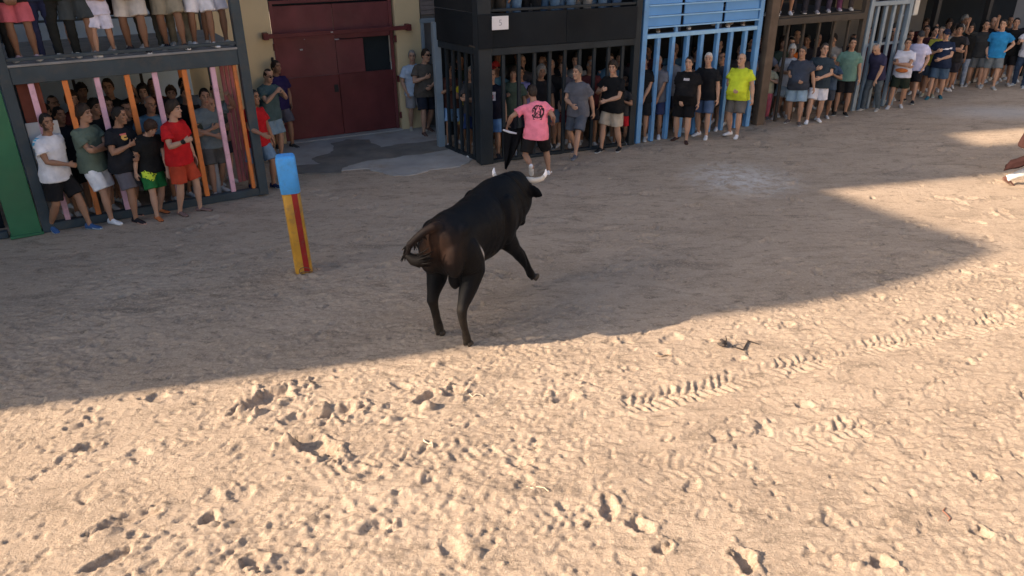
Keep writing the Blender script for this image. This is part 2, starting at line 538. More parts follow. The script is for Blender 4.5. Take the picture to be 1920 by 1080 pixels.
sheet("pavement", ragged([(520, 285), (536, 262), (770, 232), (832, 236), (848, 280), (885, 300), (862, 312), (815, 318), (775, 328), (735, 330), (708, 322), (690, 318), (640, 320), (560, 320)], .05, seed=1), .012, concrete)
sheet("damp_patch", ragged([(556, 312), (602, 309), (580, 299), (622, 288), (630, 275), (618, 270), (650, 263), (690, 263), (705, 272), (712, 278), (752, 271), (790, 268), (825, 263), (842, 281), (786, 291), (690, 302), (640, 316), (640, 325), (556, 326)], .035, seed=3), .017, damp)

# ================================================================== HOUSES
plaster = surf("cream_plaster", (.70, .56, .34), rough=.9, var=.10, scale=1.2, bump=.2, bscale=30, dirt=.18)
grey_plaster = surf("grey_plaster", (.20, .19, .185), rough=.9, var=.15, scale=1.2, bump=.2, bscale=30, dirt=.2)
pale_blue = surf("pale_blue_plaster", (.46, .58, .70), rough=.85, var=.10, scale=1.5, bump=.1, dirt=.12)
oxblood = surf("oxblood_paint", (.17, .046, .048), rough=.6, var=.28, scale=2.0, bump=.25, bscale=14, dirt=.28)
oxblood_low = surf("oxblood_paint_low", (.135, .028, .030), rough=.55, var=.3, scale=1.6, bump=.25, bscale=14, dirt=.25)
dark_iron = surf("dark_iron", (.018, .018, .020), rough=.6, var=.2)
room_shade = surf("room_shade_paint", (.02, .026, .03), rough=.9, var=.1)  # near-black colour stands in for the shade of the room behind
tile_roof = surf("roof_tiles", (.30, .15, .09), rough=.9, var=.3, scale=5)
glass_dark = surf("window_glass", (.03, .04, .05), rough=.12, var=.05, spec=.6)

D0 = ground_at(540, 270); D1 = ground_at(768, 242)
DANG = math.atan2(D1[1] - D0[1], D1[0] - D0[0])
house = empty("house", "cream plastered house with a big dark red double door", "house", (D0[0], D0[1], 0), DANG)
# walls leave the doorway free:  s from .0 to 2.56, up to z 3.4
box("wall", (5.2, .4, 7.5), (-2.6 - .02, .20, 3.75), plaster, house, .01)
box("wall", (.58, .4, 7.5), (2.88, .20, 3.75), plaster, house, .01)
box("wall", (2.61, .4, 4.0), (1.285, .20, 5.5), plaster, house, .01)
box("threshold", (2.6, .5, .05), (1.285, .17, .01), concrete, house)
box("cornice", (8.4, .25, .18), (-1.02, -.10, 7.4), plaster, house)
roof = box("roof", (8.6, 6.0, .25), (-1.02, 2.8, 7.7), tile_roof, house)
box("chimney", (.6, .6, 1.2), (1.5, .6, .7), plaster, roof)
_g = Geo()
_g.box((.04, -.003, 1.42), (.07, .03, 2.78)); _g.box((2.52, -.003, 1.42), (.07, .03, 2.78)); _g.box((1.285, .03, 2.84), (2.54, .06, .06))
door = obj("door", _g.mesh("door_frame", False), oxblood, house, (0, .10, 0))
for k in range(2):
    x0 = .012 + k * 1.272
    box("door_leaf", (1.262, .05, 1.30), (x0 + .631, .04, .69), oxblood_low, door, .004)
    if k == 0:
        box("door_panel", (1.262, .045, 1.42), (x0 + .631, .043, 2.055), oxblood, door, .004)
    else:      # round the wicket opening
        box("door_panel", (.60, .045, .70), (x0 + .30, .043, 1.695), oxblood, door, .004)
        box("door_panel", (1.262, .045, .70), (x0 + .631, .043, 2.415), oxblood, door, .004)
box("wicket_shade_board", (1.10, .03, .92), (1.92 + .03, .14, 1.74), room_shade, door)  # solid board painted dark as the shade inside the wicket
box("door_strip", (.07, .03, .66), (2.50, .05, 1.83), surf("bare_wood", (.42, .36, .29)), door)
box("transom_shade_board", (2.54, .04, .96), (1.285, .22, 3.14), room_shade, door)  # dark board, room shade painted behind the grille
for k in range(20):
    box("grille_bar", (.022, .022, .60), (.09 + k * .126, .06, 3.11), dark_iron, door, .003)
box("transom_post", (.07, .07, .60), (1.285, .035, 3.11), oxblood, door)
box("slide_rail", (3.05, .07, .085), (1.335, -.16, 2.235), oxblood_low, house)
for sx in (-.17, 2.84):
    box("rail_bracket", (.10, .20, .13), (sx, -.10, 2.235), oxblood_low, house)
for (sx, sz, w) in ((.55, 1.90, .06), (.64, 2.10, .02), (1.15, 2.245, .05)):
    box("latch_plate", (w, .02, w * .5), (sx, .10 if sz < 2.2 else -.205, sz), surf("pale_metal", (.5, .48, .46)), house)
for hz in (.35, 1.15, 2.0):
    for hx in (-.005, 2.57):
        box("hinge", (.05, .04, .14), (hx, -.012, hz), oxblood_low, house)
box("lock_plate", (.09, .012, .16), (1.20, .105, 1.05), dark_iron, house)
box("door_bolt", (.05, .04, .12), (-.08, -.02, 1.75), dark_iron, house)

# neighbours further along the row (mostly hidden behind the stands)
def street_house(s0, s1, label, mat, h, back=0.0):
    hs = empty("house", label, "house", (D0[0], D0[1], 0), DANG)
    w = s1 - s0
    box("wall", (w - .01, .4, h), ((s0 + s1) / 2, .25 + back, h / 2), mat, hs, .01)
    box("roof", (w, 6, .25), ((s0 + s1) / 2, 3.0 + back, h + .13), tile_roof, hs)
    return hs
nb = street_house(3.2, 9.5, "grey plastered house hidden behind the black stand", grey_plaster, 7.0)
slat = surf("grey_brown_slat", (.20, .175, .17), rough=.7)
sh = empty("roller_shutter", "grey brown slatted shutter between cream wall and black stand", "shutter", (D0[0], D0[1], 0), DANG)
for k in range(9):
    box("slat", (.50, .035, .088), (3.44, .02 - .003 * (k % 2), 2.50 + k * .095), slat, sh)
street_house(9.5, 20.0, "dark plastered house behind the blue and brown stands", grey_plaster, 8.0)
street_house(20.0, 34.0, "dark house at the far right end of the row", grey_plaster, 8.5, .4)
street_house(-12, -5.3, "pale blue house behind the left stand", pale_blue, 7.0)

# the tall houses left of the frame that throw the long shade across the arena
def tall_house(label, prof, x0, depth, mat):
    """prof: front outline (y, z) seen from the street; extruded away from it, walls and roof in one shell."""
    t = empty("house", label, "house", (x0, prof[0][0], 0), 0)
    bm = bmesh.new()
    fr = [bm.verts.new((0, p[0] - prof[0][0], p[1])) for p in prof]
    bk = [bm.verts.new((-depth, p[0] - prof[0][0] - depth * math.tan(SUN_AZ), p[1])) for p in prof]
    bm.faces.new(fr); bm.faces.new(bk[::-1])
    for i in range(len(prof)):
        j = (i + 1) % len(prof)
        bm.faces.new((fr[j], fr[i], bk[i], bk[j]))
    bmesh.ops.recalc_face_normals(bm, faces=bm.faces[:])
    me_ = bpy.data.meshes.new("wall"); bm.to_mesh(me_); bm.free()
    obj("wall", me_, mat, t)
    ylen = prof[-1][0] - prof[0][0]; zt = min(p[1] for p in prof[1:-1])
    n = max(1, int(ylen / 1.9))
    for fl in range(int(zt / 3.0)):
        for k in range(n):
            yy = (k + .5) * ylen / n
            w = box("window", (.10, .95, 1.35), (.005, yy, 1.75 + fl * 3.0), surf("painted_frame", (.25, .16, .09)), t)
            box("pane", (.02, .8, 1.2), (.055, 0, 0), glass_dark, w)
    return t
XS = -11.6
TS, TC = math.tan(SUN_EL), math.tan(SUN_AZ)
def sil(px, py, z=0.0):
    """Where the edge that shades this street point must stand, on the house line x = XS."""
    gx, gy = ground_at(px, py)
    return (gy - (gx - XS) * TC, (gx - XS) / math.cos(SUN_AZ) * TS)
pA = [sil(0, 762), sil(700, 676), sil(1500, 580), sil(1640, 548), sil(1760, 510), sil(1850, 480), sil(1872, 468), sil(1835, 448), sil(1750, 425), sil(1640, 388), sil(1550, 357)]
ya0 = sum(p[0] for p in pA[:3]) / 3
yb0 = pA[-1][0]
tall_house("tall gabled house left of the arena", [(ya0, 0)] + [(ya0, pA[2][1])] + [p for p in pA[3:]] + [(yb0, 0)], XS, 9.0, plaster)
pL = sil(1900, 302)
hgt = sil(1790, 251)[1]
ys1 = sil(1900, 262)[0]; ys2 = sil(1860, 245)[0]
tall_house("tall flat topped house left of the arena", [(yb0 - .6, 0), (yb0 - .6, pA[-1][1] - .5), (yb0 - .02, pA[-1][1] - .5), (yb0 - .02, 15.5), (ys1 - .25, 15.5), (ys1 - .25, hgt), (ys2, hgt), (ys2, 17.5), (34, 17.5), (34, 0)], XS - .03, 9.0, grey_plaster)
print("SIL", ya0, pA, pL, hgt, ys1, ys2)

# pale house added out of view at the right end to bounce sunlight
rh = empty("house", "pale house added unseen at the right end to reflect sunlight", "house", (21.0, -14, 0), 0)
box("wall", (.5, 31.0, 8.5), (.25, 15.5, 4.25), surf("pale_plaster", (.66, .58, .46), rough=.9, var=.08, scale=1.0, dirt=.12), rh, .01)
for fl in range(2):
    for k in range(9):
        w = box("window", (.10, 1.0, 1.4), (-.01, 2.0 + k * 3.3, 2.0 + fl * 3.4), surf("painted_frame", (.25, .16, .09)), rh)
        box("pane", (.02, .84, 1.24), (-.055, 0, 0), glass_dark, w)

# ================================================================== STANDS
slate = surf("slate_paint", (.042, .060, .074), rough=.5, var=.2, scale=3, dirt=.45, dscale=4, spec=.25)
pink = surf("pink_paint", (.70, .42, .52), rough=.55, var=.16, scale=3, dirt=.6, dscale=5)
orange = surf("orange_paint", (.64, .20, .055), rough=.55, var=.2, scale=3, dirt=.6, dscale=5)
rust_red = surf("rust_red_board", (.20, .06, .04), rough=.7, var=.2)
coral = surf("coral_board", (.46, .15, .15), rough=.7, var=.15)
green = surf("green_paint", (.035, .15, .075), rough=.5, var=.2, scale=2, dirt=.2)
board = surf("deck_wood", (.24, .235, .23), rough=.85, var=.25, scale=4)
white_paper = surf("white_board", (.62, .64, .66), rough=.6, var=.08)
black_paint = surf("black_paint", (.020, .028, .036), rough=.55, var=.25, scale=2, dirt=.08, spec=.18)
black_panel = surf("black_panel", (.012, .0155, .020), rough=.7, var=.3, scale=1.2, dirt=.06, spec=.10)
blue = surf("blue_paint", (.12, .31, .60), rough=.5, var=.16, scale=2.5, dirt=.4, dscale=4)
blue_panel = surf("blue_panel", (.10, .30, .64), rough=.55, var=.10, scale=1.6, dirt=.06)
blue_rail = surf("pale_blue_rail", (.25, .48, .74), rough=.5, var=.08)
brown = surf("brown_wood", (.115, .085, .065), rough=.8, var=.25, scale=4)
dark_brown = surf("dark_brown_wood", (.06, .05, .042), rough=.8, var=.25, scale=4)
blue_grey = surf("blue_grey_paint", (.21, .27, .33), rough=.5, var=.14, scale=3, dirt=.12)

def stand_at(P, Q, label):
    a = math.atan2(Q[1] - P[1], Q[0] - P[0])
    return empty("spectator_stand", label, "stand", (P[0], P[1], 0), a), a

# --- left: slate frame with pink and orange bars, a full upper deck
LA, LB = ground_at(95, 432), ground_at(500, 362)
left_stand, LANG = stand_at(LA, LB, "slate framed stand with alternating pink and orange bars at left")
S = left_stand
box("post", (.15, .15, 5.2), (-.02, .0, 2.6), slate, S)
box("post", (.15, .15, 5.2), (3.27, .0, 2.6), slate, S)
box("post", (.12, .12, 5.2), (-.02, 2.75, 2.6), slate, S)
box("post", (.12, .12, 5.2), (3.27, 2.75, 2.6), slate, S)
box("beam", (3.14, .12, .235), (1.625, .0, 2.325), slate, S)
box("beam", (3.14, .12, .2), (1.625, 2.75, 2.3), slate, S)
for sx in (-.02, 3.27):
    box("beam", (.10, 2.55, .2), (sx, 1.375, 2.3), slate, S)
box("sill", (3.14, .12, .13), (1.625, .0, .065), slate, S)
for k in range(14):
    box("deck_board", (3.36, .185, .035), (1.625, .02 + k * .195, 2.462), board, S, .004)
box("rail", (3.14, .05, .05), (1.625, -.03, 2.545), slate, S)
box("rail", (3.14, .05, .05), (1.625, -.03, 3.50), slate, S)
for zz in (2.78, 3.2, 3.6):
    box("rail", (3.14, .04, .04), (1.625, 2.68, zz), slate, S)
for i, (sx, m_) in enumerate(((.27, pink), (.70, orange), (1.12, pink), (1.53, orange), (1.92, pink), (2.35, orange), (2.78, pink), (3.12, orange))):
    box("bar", (.078 if i < 7 else .06, .07, 2.075), (sx, .0, 1.168), m_, S)
box("board", (.30, .03, 1.0), (.23, .14, 1.70), rust_red, S)
box("notice_board", (.42, .02, 1.02), (.27, .10, 1.12), white_paper, S)
for k in range(3):
    box("board", (.06, .03, 2.05), (3.00 + k * .075, .42 + .02 * k, 1.17), coral, S)
for sx in (.9, 2.0):
    box("brace", (.05, .05, 2.2), (sx, 2.6, 1.1), dark_iron, S)
box("brace", (.05, .05, 2.2), (2.55, 1.8, 1.1), orange, S)
bw = box("back_wall", (3.4, .06, 5.0), (1.2, 2.95, 2.5), pale_blue, S)
bs = box("red_smudge", (.10, .004, .08), (.10, -.013, .05), surf("red_print", (.6, .15, .15)), None)
bs.parent = [o for o in S.children if o.name.startswith("notice_board")][0]

box("shade_canopy", (3.7, 3.3, .06), (1.6, 1.35, 5.0), dark_iron, S)  # unseen cover added to darken the deck and interior
gp = empty("barrier_post", "broad green barrier upright at the far left edge", "barrier", (LA[0], LA[1], 0), LANG)
box("upright", (.40, .12, 3.2), (-.31, -.03, 1.6), green, gp, .01)
box("foot_plate", (.44, .20, .04), (-.31, -.03, .02), green, gp)
ds = empty("spectator_stand", "dark stand cut by the left edge of the photo", "stand", (LA[0], LA[1], 0), LANG)
box("panel", (3.0, .05, 4.5), (-2.1, .55, 2.25), black_panel, ds)
box("sill", (2.4, .12, .10), (-1.75, .05, .05), slate, ds)

# --- small blue-grey gate beside the door
gate = empty("metal_gate", "narrow blue grey barred gate beside the cream wall", "gate", (D0[0], D0[1], 0), DANG)
for sx in (3.16, 3.40, 3.66):
    box("bar", (.07, .06, 2.30), (sx, -.12, 1.15), blue_grey, gate)
box("frame_rail", (.58, .07, .09), (3.41, -.12, 2.345), blue_grey, gate)
BSL = ground_at(836, 276)
gpost = box("post", (.14, .14, 2.5), (0, 0, 0), blue_grey, gate)
_inv = Matrix.Translation((D0[0], D0[1], 0)) @ Matrix.Rotation(DANG, 4, 'Z')
gpost.location = _inv.inverted() @ Vector((BSL[0] - .10, BSL[1] + .05, 1.25))

# --- black stand
C0, C1 = ground_at(910, 306), ground_at(1185, 270)
black_stand, BANG = stand_at(C0, C1, "black stand with dark bars and white number plate")
S = black_stand
box("post", (.27, .27, 4.6), (.0, .02, 2.3), black_paint, S, .012)
box("post", (.14, .14, 4.6), (3.30, .0, 2.3), black_paint, S)
box("beam", (3.10, .14, .13), (1.685, .0, 2.10), black_paint, S)
for k in range(2):
    box("panel", (1.56, .04, .60), (.905 + k * 1.565, -.06, 2.47), black_panel, S, .004)
box("panel", (.28, .03, .60), (.0, -.135, 2.47), black_panel, S, .004)
box("sill", (3.06, .10, .06), (1.66, .0, .03), black_paint, S)
for k in range(9):
    box("bar", (.065, .065, 1.98), (.40 + k * .325, .0, 1.045), black_paint, S)
box("rail", (3.1, .05, .05), (1.685, -.02, 2.82), black_paint, S)
box("rail", (3.1, .05, .05), (1.685, -.02, 3.35), black_paint, S)
sdir = Vector((BSL[0] - C0[0], BSL[1] - C0[1], 0)); slen = sdir.length
sang = math.atan2(sdir.y, sdir.x) - BANG
sv = Vector((math.cos(sang), math.sin(sang), 0))
def side(name, size, s, z, m_, bev=.006, off=0.0):
    return box(name, size, (sv.x * s - sv.y * off, sv.y * s + sv.x * off, z), m_, S, bev, (0, 0, sang))
for k in range(5):
    side("bar", (.06, .06, 1.98), .36 + k * .235, 1.045, black_paint)
side("beam", (slen - .1, .13, .13), slen / 2 + .08, 2.10, black_paint)
side("sill", (slen - .2, .10, .06), slen / 2 + .05, .03, black_paint)
side("panel", (slen - .05, .04, .60), slen / 2 + .10, 2.47, black_panel, .004, .06)
side("panel", (slen - .05, .04, .95), slen / 2 + .10, 3.26, black_panel, .004, .06)
for k in range(12):
    box("deck_board", (3.5, .185, .035), (1.6, .12 + k * .195, 2.19), dark_brown, S, .004)
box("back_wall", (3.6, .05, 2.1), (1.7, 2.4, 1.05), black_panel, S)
box("upright_stick", (.07, .05, .75), (.05, .10, 3.10), surf("peeled_wood", (.55, .42, .34)), S)
box("shade_canopy", (3.8, 2.9, .06), (1.6, 1.25, 4.65), dark_iron, S)  # added out of view, dims the inside of this stand
plate = empty("number_plate", "small white plate with faint grey number on the black fascia", "sign", (C0[0], C0[1], 0), BANG)
box("plate", (.325, .012, .235), (.285, -.165, 2.615), surf("plate_white", (.72, .71, .74), var=.05), plate)
fc = bpy.data.curves.new("digit", 'FONT'); fc.body = "5"; fc.size = .15; fc.extrude = .001; fc.align_x = 'CENTER'; fc.align_y = 'CENTER'
fo = bpy.data.objects.new("digit", fc); col.objects.link(fo); bpy.context.view_layer.update()
fm = bpy.data.meshes.new_from_object(fo.evaluated_get(bpy.context.evaluated_depsgraph_get()))
bpy.data.objects.remove(fo)
obj("digit", fm, surf("grey_ink", (.40, .39, .44), var=.05), plate, (.285, -.1735, 2.615), (math.pi / 2, 0, 0))

# --- blue stand
B0, B1 = ground_at(1193, 268), ground_at(1398, 236)
blue_stand, UANG = stand_at(B0, B1, "bright blue stand with panelled upper front and blue bars")
S = blue_stand
box("post", (.12, .12, 5.0), (.0, .0, 2.5), blue, S)
box("post", (.12, .12, 5.0), (3.09, .0, 2.5), blue, S)
box("beam", (2.97, .10, .085), (1.545, .0, 2.165), blue_rail, S)
for zz in (2.335, 2.545, 2.755, 2.965, 3.175):
    box("rail", (2.97, .035, .028), (1.545, -.055, zz), blue_rail, S, .004)
for r_ in range(4):
    for (x0, x1) in ((.07, .905), (.985, 2.01), (2.085, 3.02)):
        box("panel", (x1 - x0, .03, .178), ((x0 + x1) / 2, -.012, 2.44 + r_ * .21), blue_panel, S, .004)
for sx in (.945, 2.048):
    box("batten", (.05, .05, 1.2), (sx, .06, 2.80), surf("navy_paint", (.02, .035, .08)), S)
for sx in (.82, 1.92):
    box("stub", (.07, .06, .13), (sx, .0, 2.27), blue, S)
for sx in (.37, .75, 1.13, 1.51, 1.95, 2.32, 2.73):
    box("bar", (.085, .10, 2.12), (sx, .0, 1.06), blue, S)
for k in range(12):
    box("deck_board", (3.1, .185, .035), (1.545, .16 + k * .195, 2.19), dark_brown, S, .004)
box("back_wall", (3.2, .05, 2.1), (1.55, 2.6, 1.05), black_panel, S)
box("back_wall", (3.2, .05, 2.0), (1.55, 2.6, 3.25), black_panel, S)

box("shade_canopy", (3.4, 2.9, .06), (1.55, 1.3, 5.05), dark_iron, S)  # unseen, put in to keep the blue stand's inside dark

# --- brown stand
W0, W1 = ground_at(1430, 232), ground_at(1610, 205)
brown_stand, WANG = stand_at(W0, W1, "brown timber stand beside the blue one")
S = brown_stand
box("post", (.24, .18, 4.6), (-.14, .02, 2.3), brown, S, .01)
box("post", (.12, .12, 4.6), (2.74, .0, 2.3), dark_brown, S)
box("beam", (2.70, .14, .14), (1.33, .0, 2.245), dark_brown, S)
box("rail", (2.70, .05, .05), (1.33, .0, 2.95), dark_brown, S)
for k in range(12):
    box("deck_board", (2.9, .185, .035), (1.30, .10 + k * .195, 2.335), dark_brown, S, .004)
for k in range(5):
    box("bar", (.06, .06, 2.16), (.42 + k * .48, .05, 1.08), dark_brown, S)
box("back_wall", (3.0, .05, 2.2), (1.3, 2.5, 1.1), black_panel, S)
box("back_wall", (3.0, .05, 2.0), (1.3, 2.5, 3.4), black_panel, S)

box("shade_canopy", (3.3, 2.9, .06), (1.3, 1.25, 4.65), dark_iron, S)  # added out of sight to shade the deck below

# --- blue-grey barred stand
grey_stand = empty("spectator_stand", "blue grey barred stand right of the brown one", "stand", (W0[0], W0[1], 0), WANG)
S = grey_stand
box("post", (.12, .12, 4.4), (2.90, -.02, 2.2), blue_grey, S)
box("post", (.12, .12, 4.4), (4.26, -.02, 2.2), blue_grey, S)
box("beam", (1.24, .10, .10), (3.58, -.02, 2.49), blue_grey, S)
box("rail", (1.24, .05, .06), (3.58, .02, 1.55), blue_grey, S)
for k in range(4):
    box("bar", (.085, .07, 2.43), (3.15 + k * .285, -.02, 1.215), blue_grey, S)
box("back_wall", (1.5, .05, 4.0), (3.6, 2.3, 2.0), black_panel, S)
box("panel", (1.24, .04, .9), (3.58, .0, 3.02), surf("lavender_grey_panel", (.26, .27, .36)), S)

# --- far right dark stand
far_stand = empty("spectator_stand", "dark roofed stand in deep shade at far right", "stand", (W0[0], W0[1], 0), WANG)
S = far_stand
for sx in (4.45, 6.6, 8.8, 11.2, 13.5):
    box("post", (.14, .14, 4.2), (sx, .9, 2.1), dark_iron, S)
box("beam", (9.2, .14, .22), (8.95, .78, 2.72), surf("grey_beam", (.05, .055, .06)), S)
box("shade_canopy", (9.4, 3.0, .10), (8.95, 2.2, 2.92), dark_iron, S)
box("panel", (9.4, .05, 1.8), (8.95, .86, 3.85), black_panel, S)
box("back_wall", (10.5, .05, 4.2), (9.3, 3.6, 2.1), black_panel, S)
box("kerb", (9.4, .20, .10), (8.95, 1.05, .05), concrete, S, .012)
for k in range(2):
    hb = box("hanging_board", (.17, .03, .52 - .06 * k), (4.72 + k * .30, .35, 2.28 + .05 * k), surf("off_white_board", (.58, .58, .55), var=.06), S)
box("hanger", (.70, .03, .03), (4.75, .35, 2.12), blue_grey, S)
box("hanger", (.70, .03, .03), (4.75, .40, 2.60), dark_iron, S)
#PART3
# ================================================================== PEOPLE
def Rx(a): c, s = math.cos(a), math.sin(a); return np.array([[1, 0, 0], [0, c, -s], [0, s, c]])
def Ry(a): c, s = math.cos(a), math.sin(a); return np.array([[c, 0, s], [0, 1, 0], [-s, 0, c]])
def Rz(a): c, s = math.cos(a), math.sin(a); return np.array([[c, -s, 0], [s, c, 0], [0, 0, 1]])
def unit(v): v = np.asarray(v, float); return v / (np.linalg.norm(v) + 1e-9)
D2R = math.pi / 180

def ik(A, B, l1, l2, pole):
    A, B = np.asarray(A, float), np.asarray(B, float)
    d = B - A; L_ = np.linalg.norm(d); mx_ = (l1 + l2) * .995
    if L_ > mx_:
        B = A + d / L_ * mx_; d = B - A; L_ = mx_
    t = d / L_
    a = (l1 * l1 - l2 * l2 + L_ * L_) / (2 * L_)
    h = math.sqrt(max(l1 * l1 - a * a, 0))
    p = np.asarray(pole, float); p = p - t * (p @ t); p = unit(p)
    return A + t * a + p * h, B

def add_hand(g, W, d, n, curl, ref, k=1.0):
    """Palm, four bent fingers of unequal length and a thumb leaving the side of the palm."""
    d = unit(d); n = unit(np.asarray(n) - d * (np.asarray(n) @ d)); w = np.cross(d, n)
    if w @ np.asarray(ref) < 0: w = -w                     # w points to the thumb side
    g.tube([W - d * .02, W + d * .03, W + d * .07, W + d * .088], [(.026, .019), (.036, .017), (.042, .015), (.039, .012)], 10, ref=n)
    for i, (off, ln) in enumerate(((.031, .073), (.011, .082), (-.010, .077), (-.030, .060))):
        p = W + d * (.086 - abs(off - .005) * .2) + w * off
        dd = d + w * off * 1.2; ang = curl * D2R
        pts = [p - d * .02, p]
        for fr_, am in ((.45, 1.0), (.30, 1.2), (.25, .8)):
            dd = unit(unit(dd) * math.cos(ang * am) + n * math.sin(ang * am))
            p = p + dd * ln * fr_; pts.append(p)
        g.tube(pts, [.0095, .0095, .009, .0085, .0075], 7, ref=n)
    p = W + d * .025 + w * .03
    dd = unit(d * .75 + w * .65 + n * (.15 + curl / 90))
    q = p + dd * .038; dd2 = unit(dd * .8 + d * .5 + n * curl / 60)
    g.tube([p - dd * .015, p, q, q + dd2 * .03], [.013, .0125, .011, .009], 7, ref=n)

HEAD_RINGS = [  # z, half width, front, back
    (-.118, .020, .070, -.030), (-.110, .036, .086, .004), (-.092, .050, .093, .040), (-.070, .058, .094, .056),
    (-.045, .063, .092, .072), (-.015, .068, .091, .084), (.015, .0705, .088, .092), (.040, .0725, .093, .097),
    (.065, .072, .091, .099), (.090, .066, .082, .092), (.112, .052, .062, .074), (.127, .031, .035, .045), (.133, .010, .010, .018)]
def add_head(g, C, R):
    rings = []
    for z, w, f, b_ in HEAD_RINGS:
        ang = np.arange(16) * 2 * math.pi / 16
        y = np.where(np.cos(ang) > 0, -np.cos(ang) * f, -np.cos(ang) * b_)
        x = np.sin(ang) * w
        rings.append((np.stack([x, y, np.full(16, z)], 1)) @ R.T + C)
    g.loft(rings)
    def e(c, r): g.ellipsoid(np.asarray(c) @ R.T + C, r, R, 8, 6)
    g.tube([C + R @ np.array(p) for p in ((0, -.084, .030), (0, -.098, .008), (0, -.110, -.016), (0, -.104, -.028))],
           [(.008, .008), (.010, .011), (.014, .011), (.014, .008)], 8, ref=R @ np.array([0, 1, 0]))
    e((0, -.089, -.058), (.024, .012, .006)); e((0, -.088, -.070), (.021, .012, .007))
    e((0, -.078, -.100), (.022, .018, .014))
    for s in (-1, 1):
        e((s * .030, -.084, .046), (.026, .012, .008)); e((s * .043, -.066, -.012), (.022, .02, .016))
        g.ellipsoid(C + R @ np.array([s * .074, .012, -.002]), (.010, .020, .033), R @ Rz(s * -.3), 8, 6)

def head_mask(me, C, R):
    co = (get_co(me) - C) @ R                                   # to head space
    x, y, z = co[:, 0], co[:, 1], co[:, 2]
    inside = (np.abs(x) < .10) & (np.abs(y) < .13) & (z > -.13) & (z < .15)
    front = y < -.045
    eye = inside & front & (((np.abs(x) - .030) / .014) ** 2 + ((z - .020) / .0085) ** 2 < 1)
    brow = inside & front & (np.abs(np.abs(x) - .032) < .020) & (np.abs(z - .047 + .12 * np.abs(np.abs(x) - .03)) < .0065)
    lip = inside & (y < -.075) & (np.abs(x) < .024) & (np.abs(z + .064) < .010)
    bz = inside & (((z < -.040) & (y < .01) & (np.abs(x) + (-.02 - z) * -.4 > .012)) | ((np.abs(x) > .058) & (z < .02) & (y < .0)))
    bz &= ~lip & (z < .02) & (y < .012)
    col_ = np.zeros((len(co), 4)); col_[:, 3] = 1
    col_[eye | brow, 0] = .9; col_[lip, 1] = .9; col_[bz, 2] = .9
    a = me.color_attributes.new("mask", 'FLOAT_COLOR', 'POINT')
    a.data.foreach_set("color", col_.ravel())

def m4(R, t):
    m_ = Matrix([list(map(float, r)) for r in R]).to_4x4(); m_.translation = Vector([float(x) for x in t]); return m_

TORSO = [(-.115, .135, .098, .012), (-.05, .172, .122, .016), (.03, .170, .118, .012), (.12, .152, .104, 0), (.22, .154, .106, -.004),
         (.32, .170, .118, -.004), (.41, .183, .118, .004), (.48, .172, .100, .012), (.525, .128, .080, .016), (.555, .075, .062, .012), (.57, .06, .056, .008)]
_pose_cache = {}
class Pose: pass

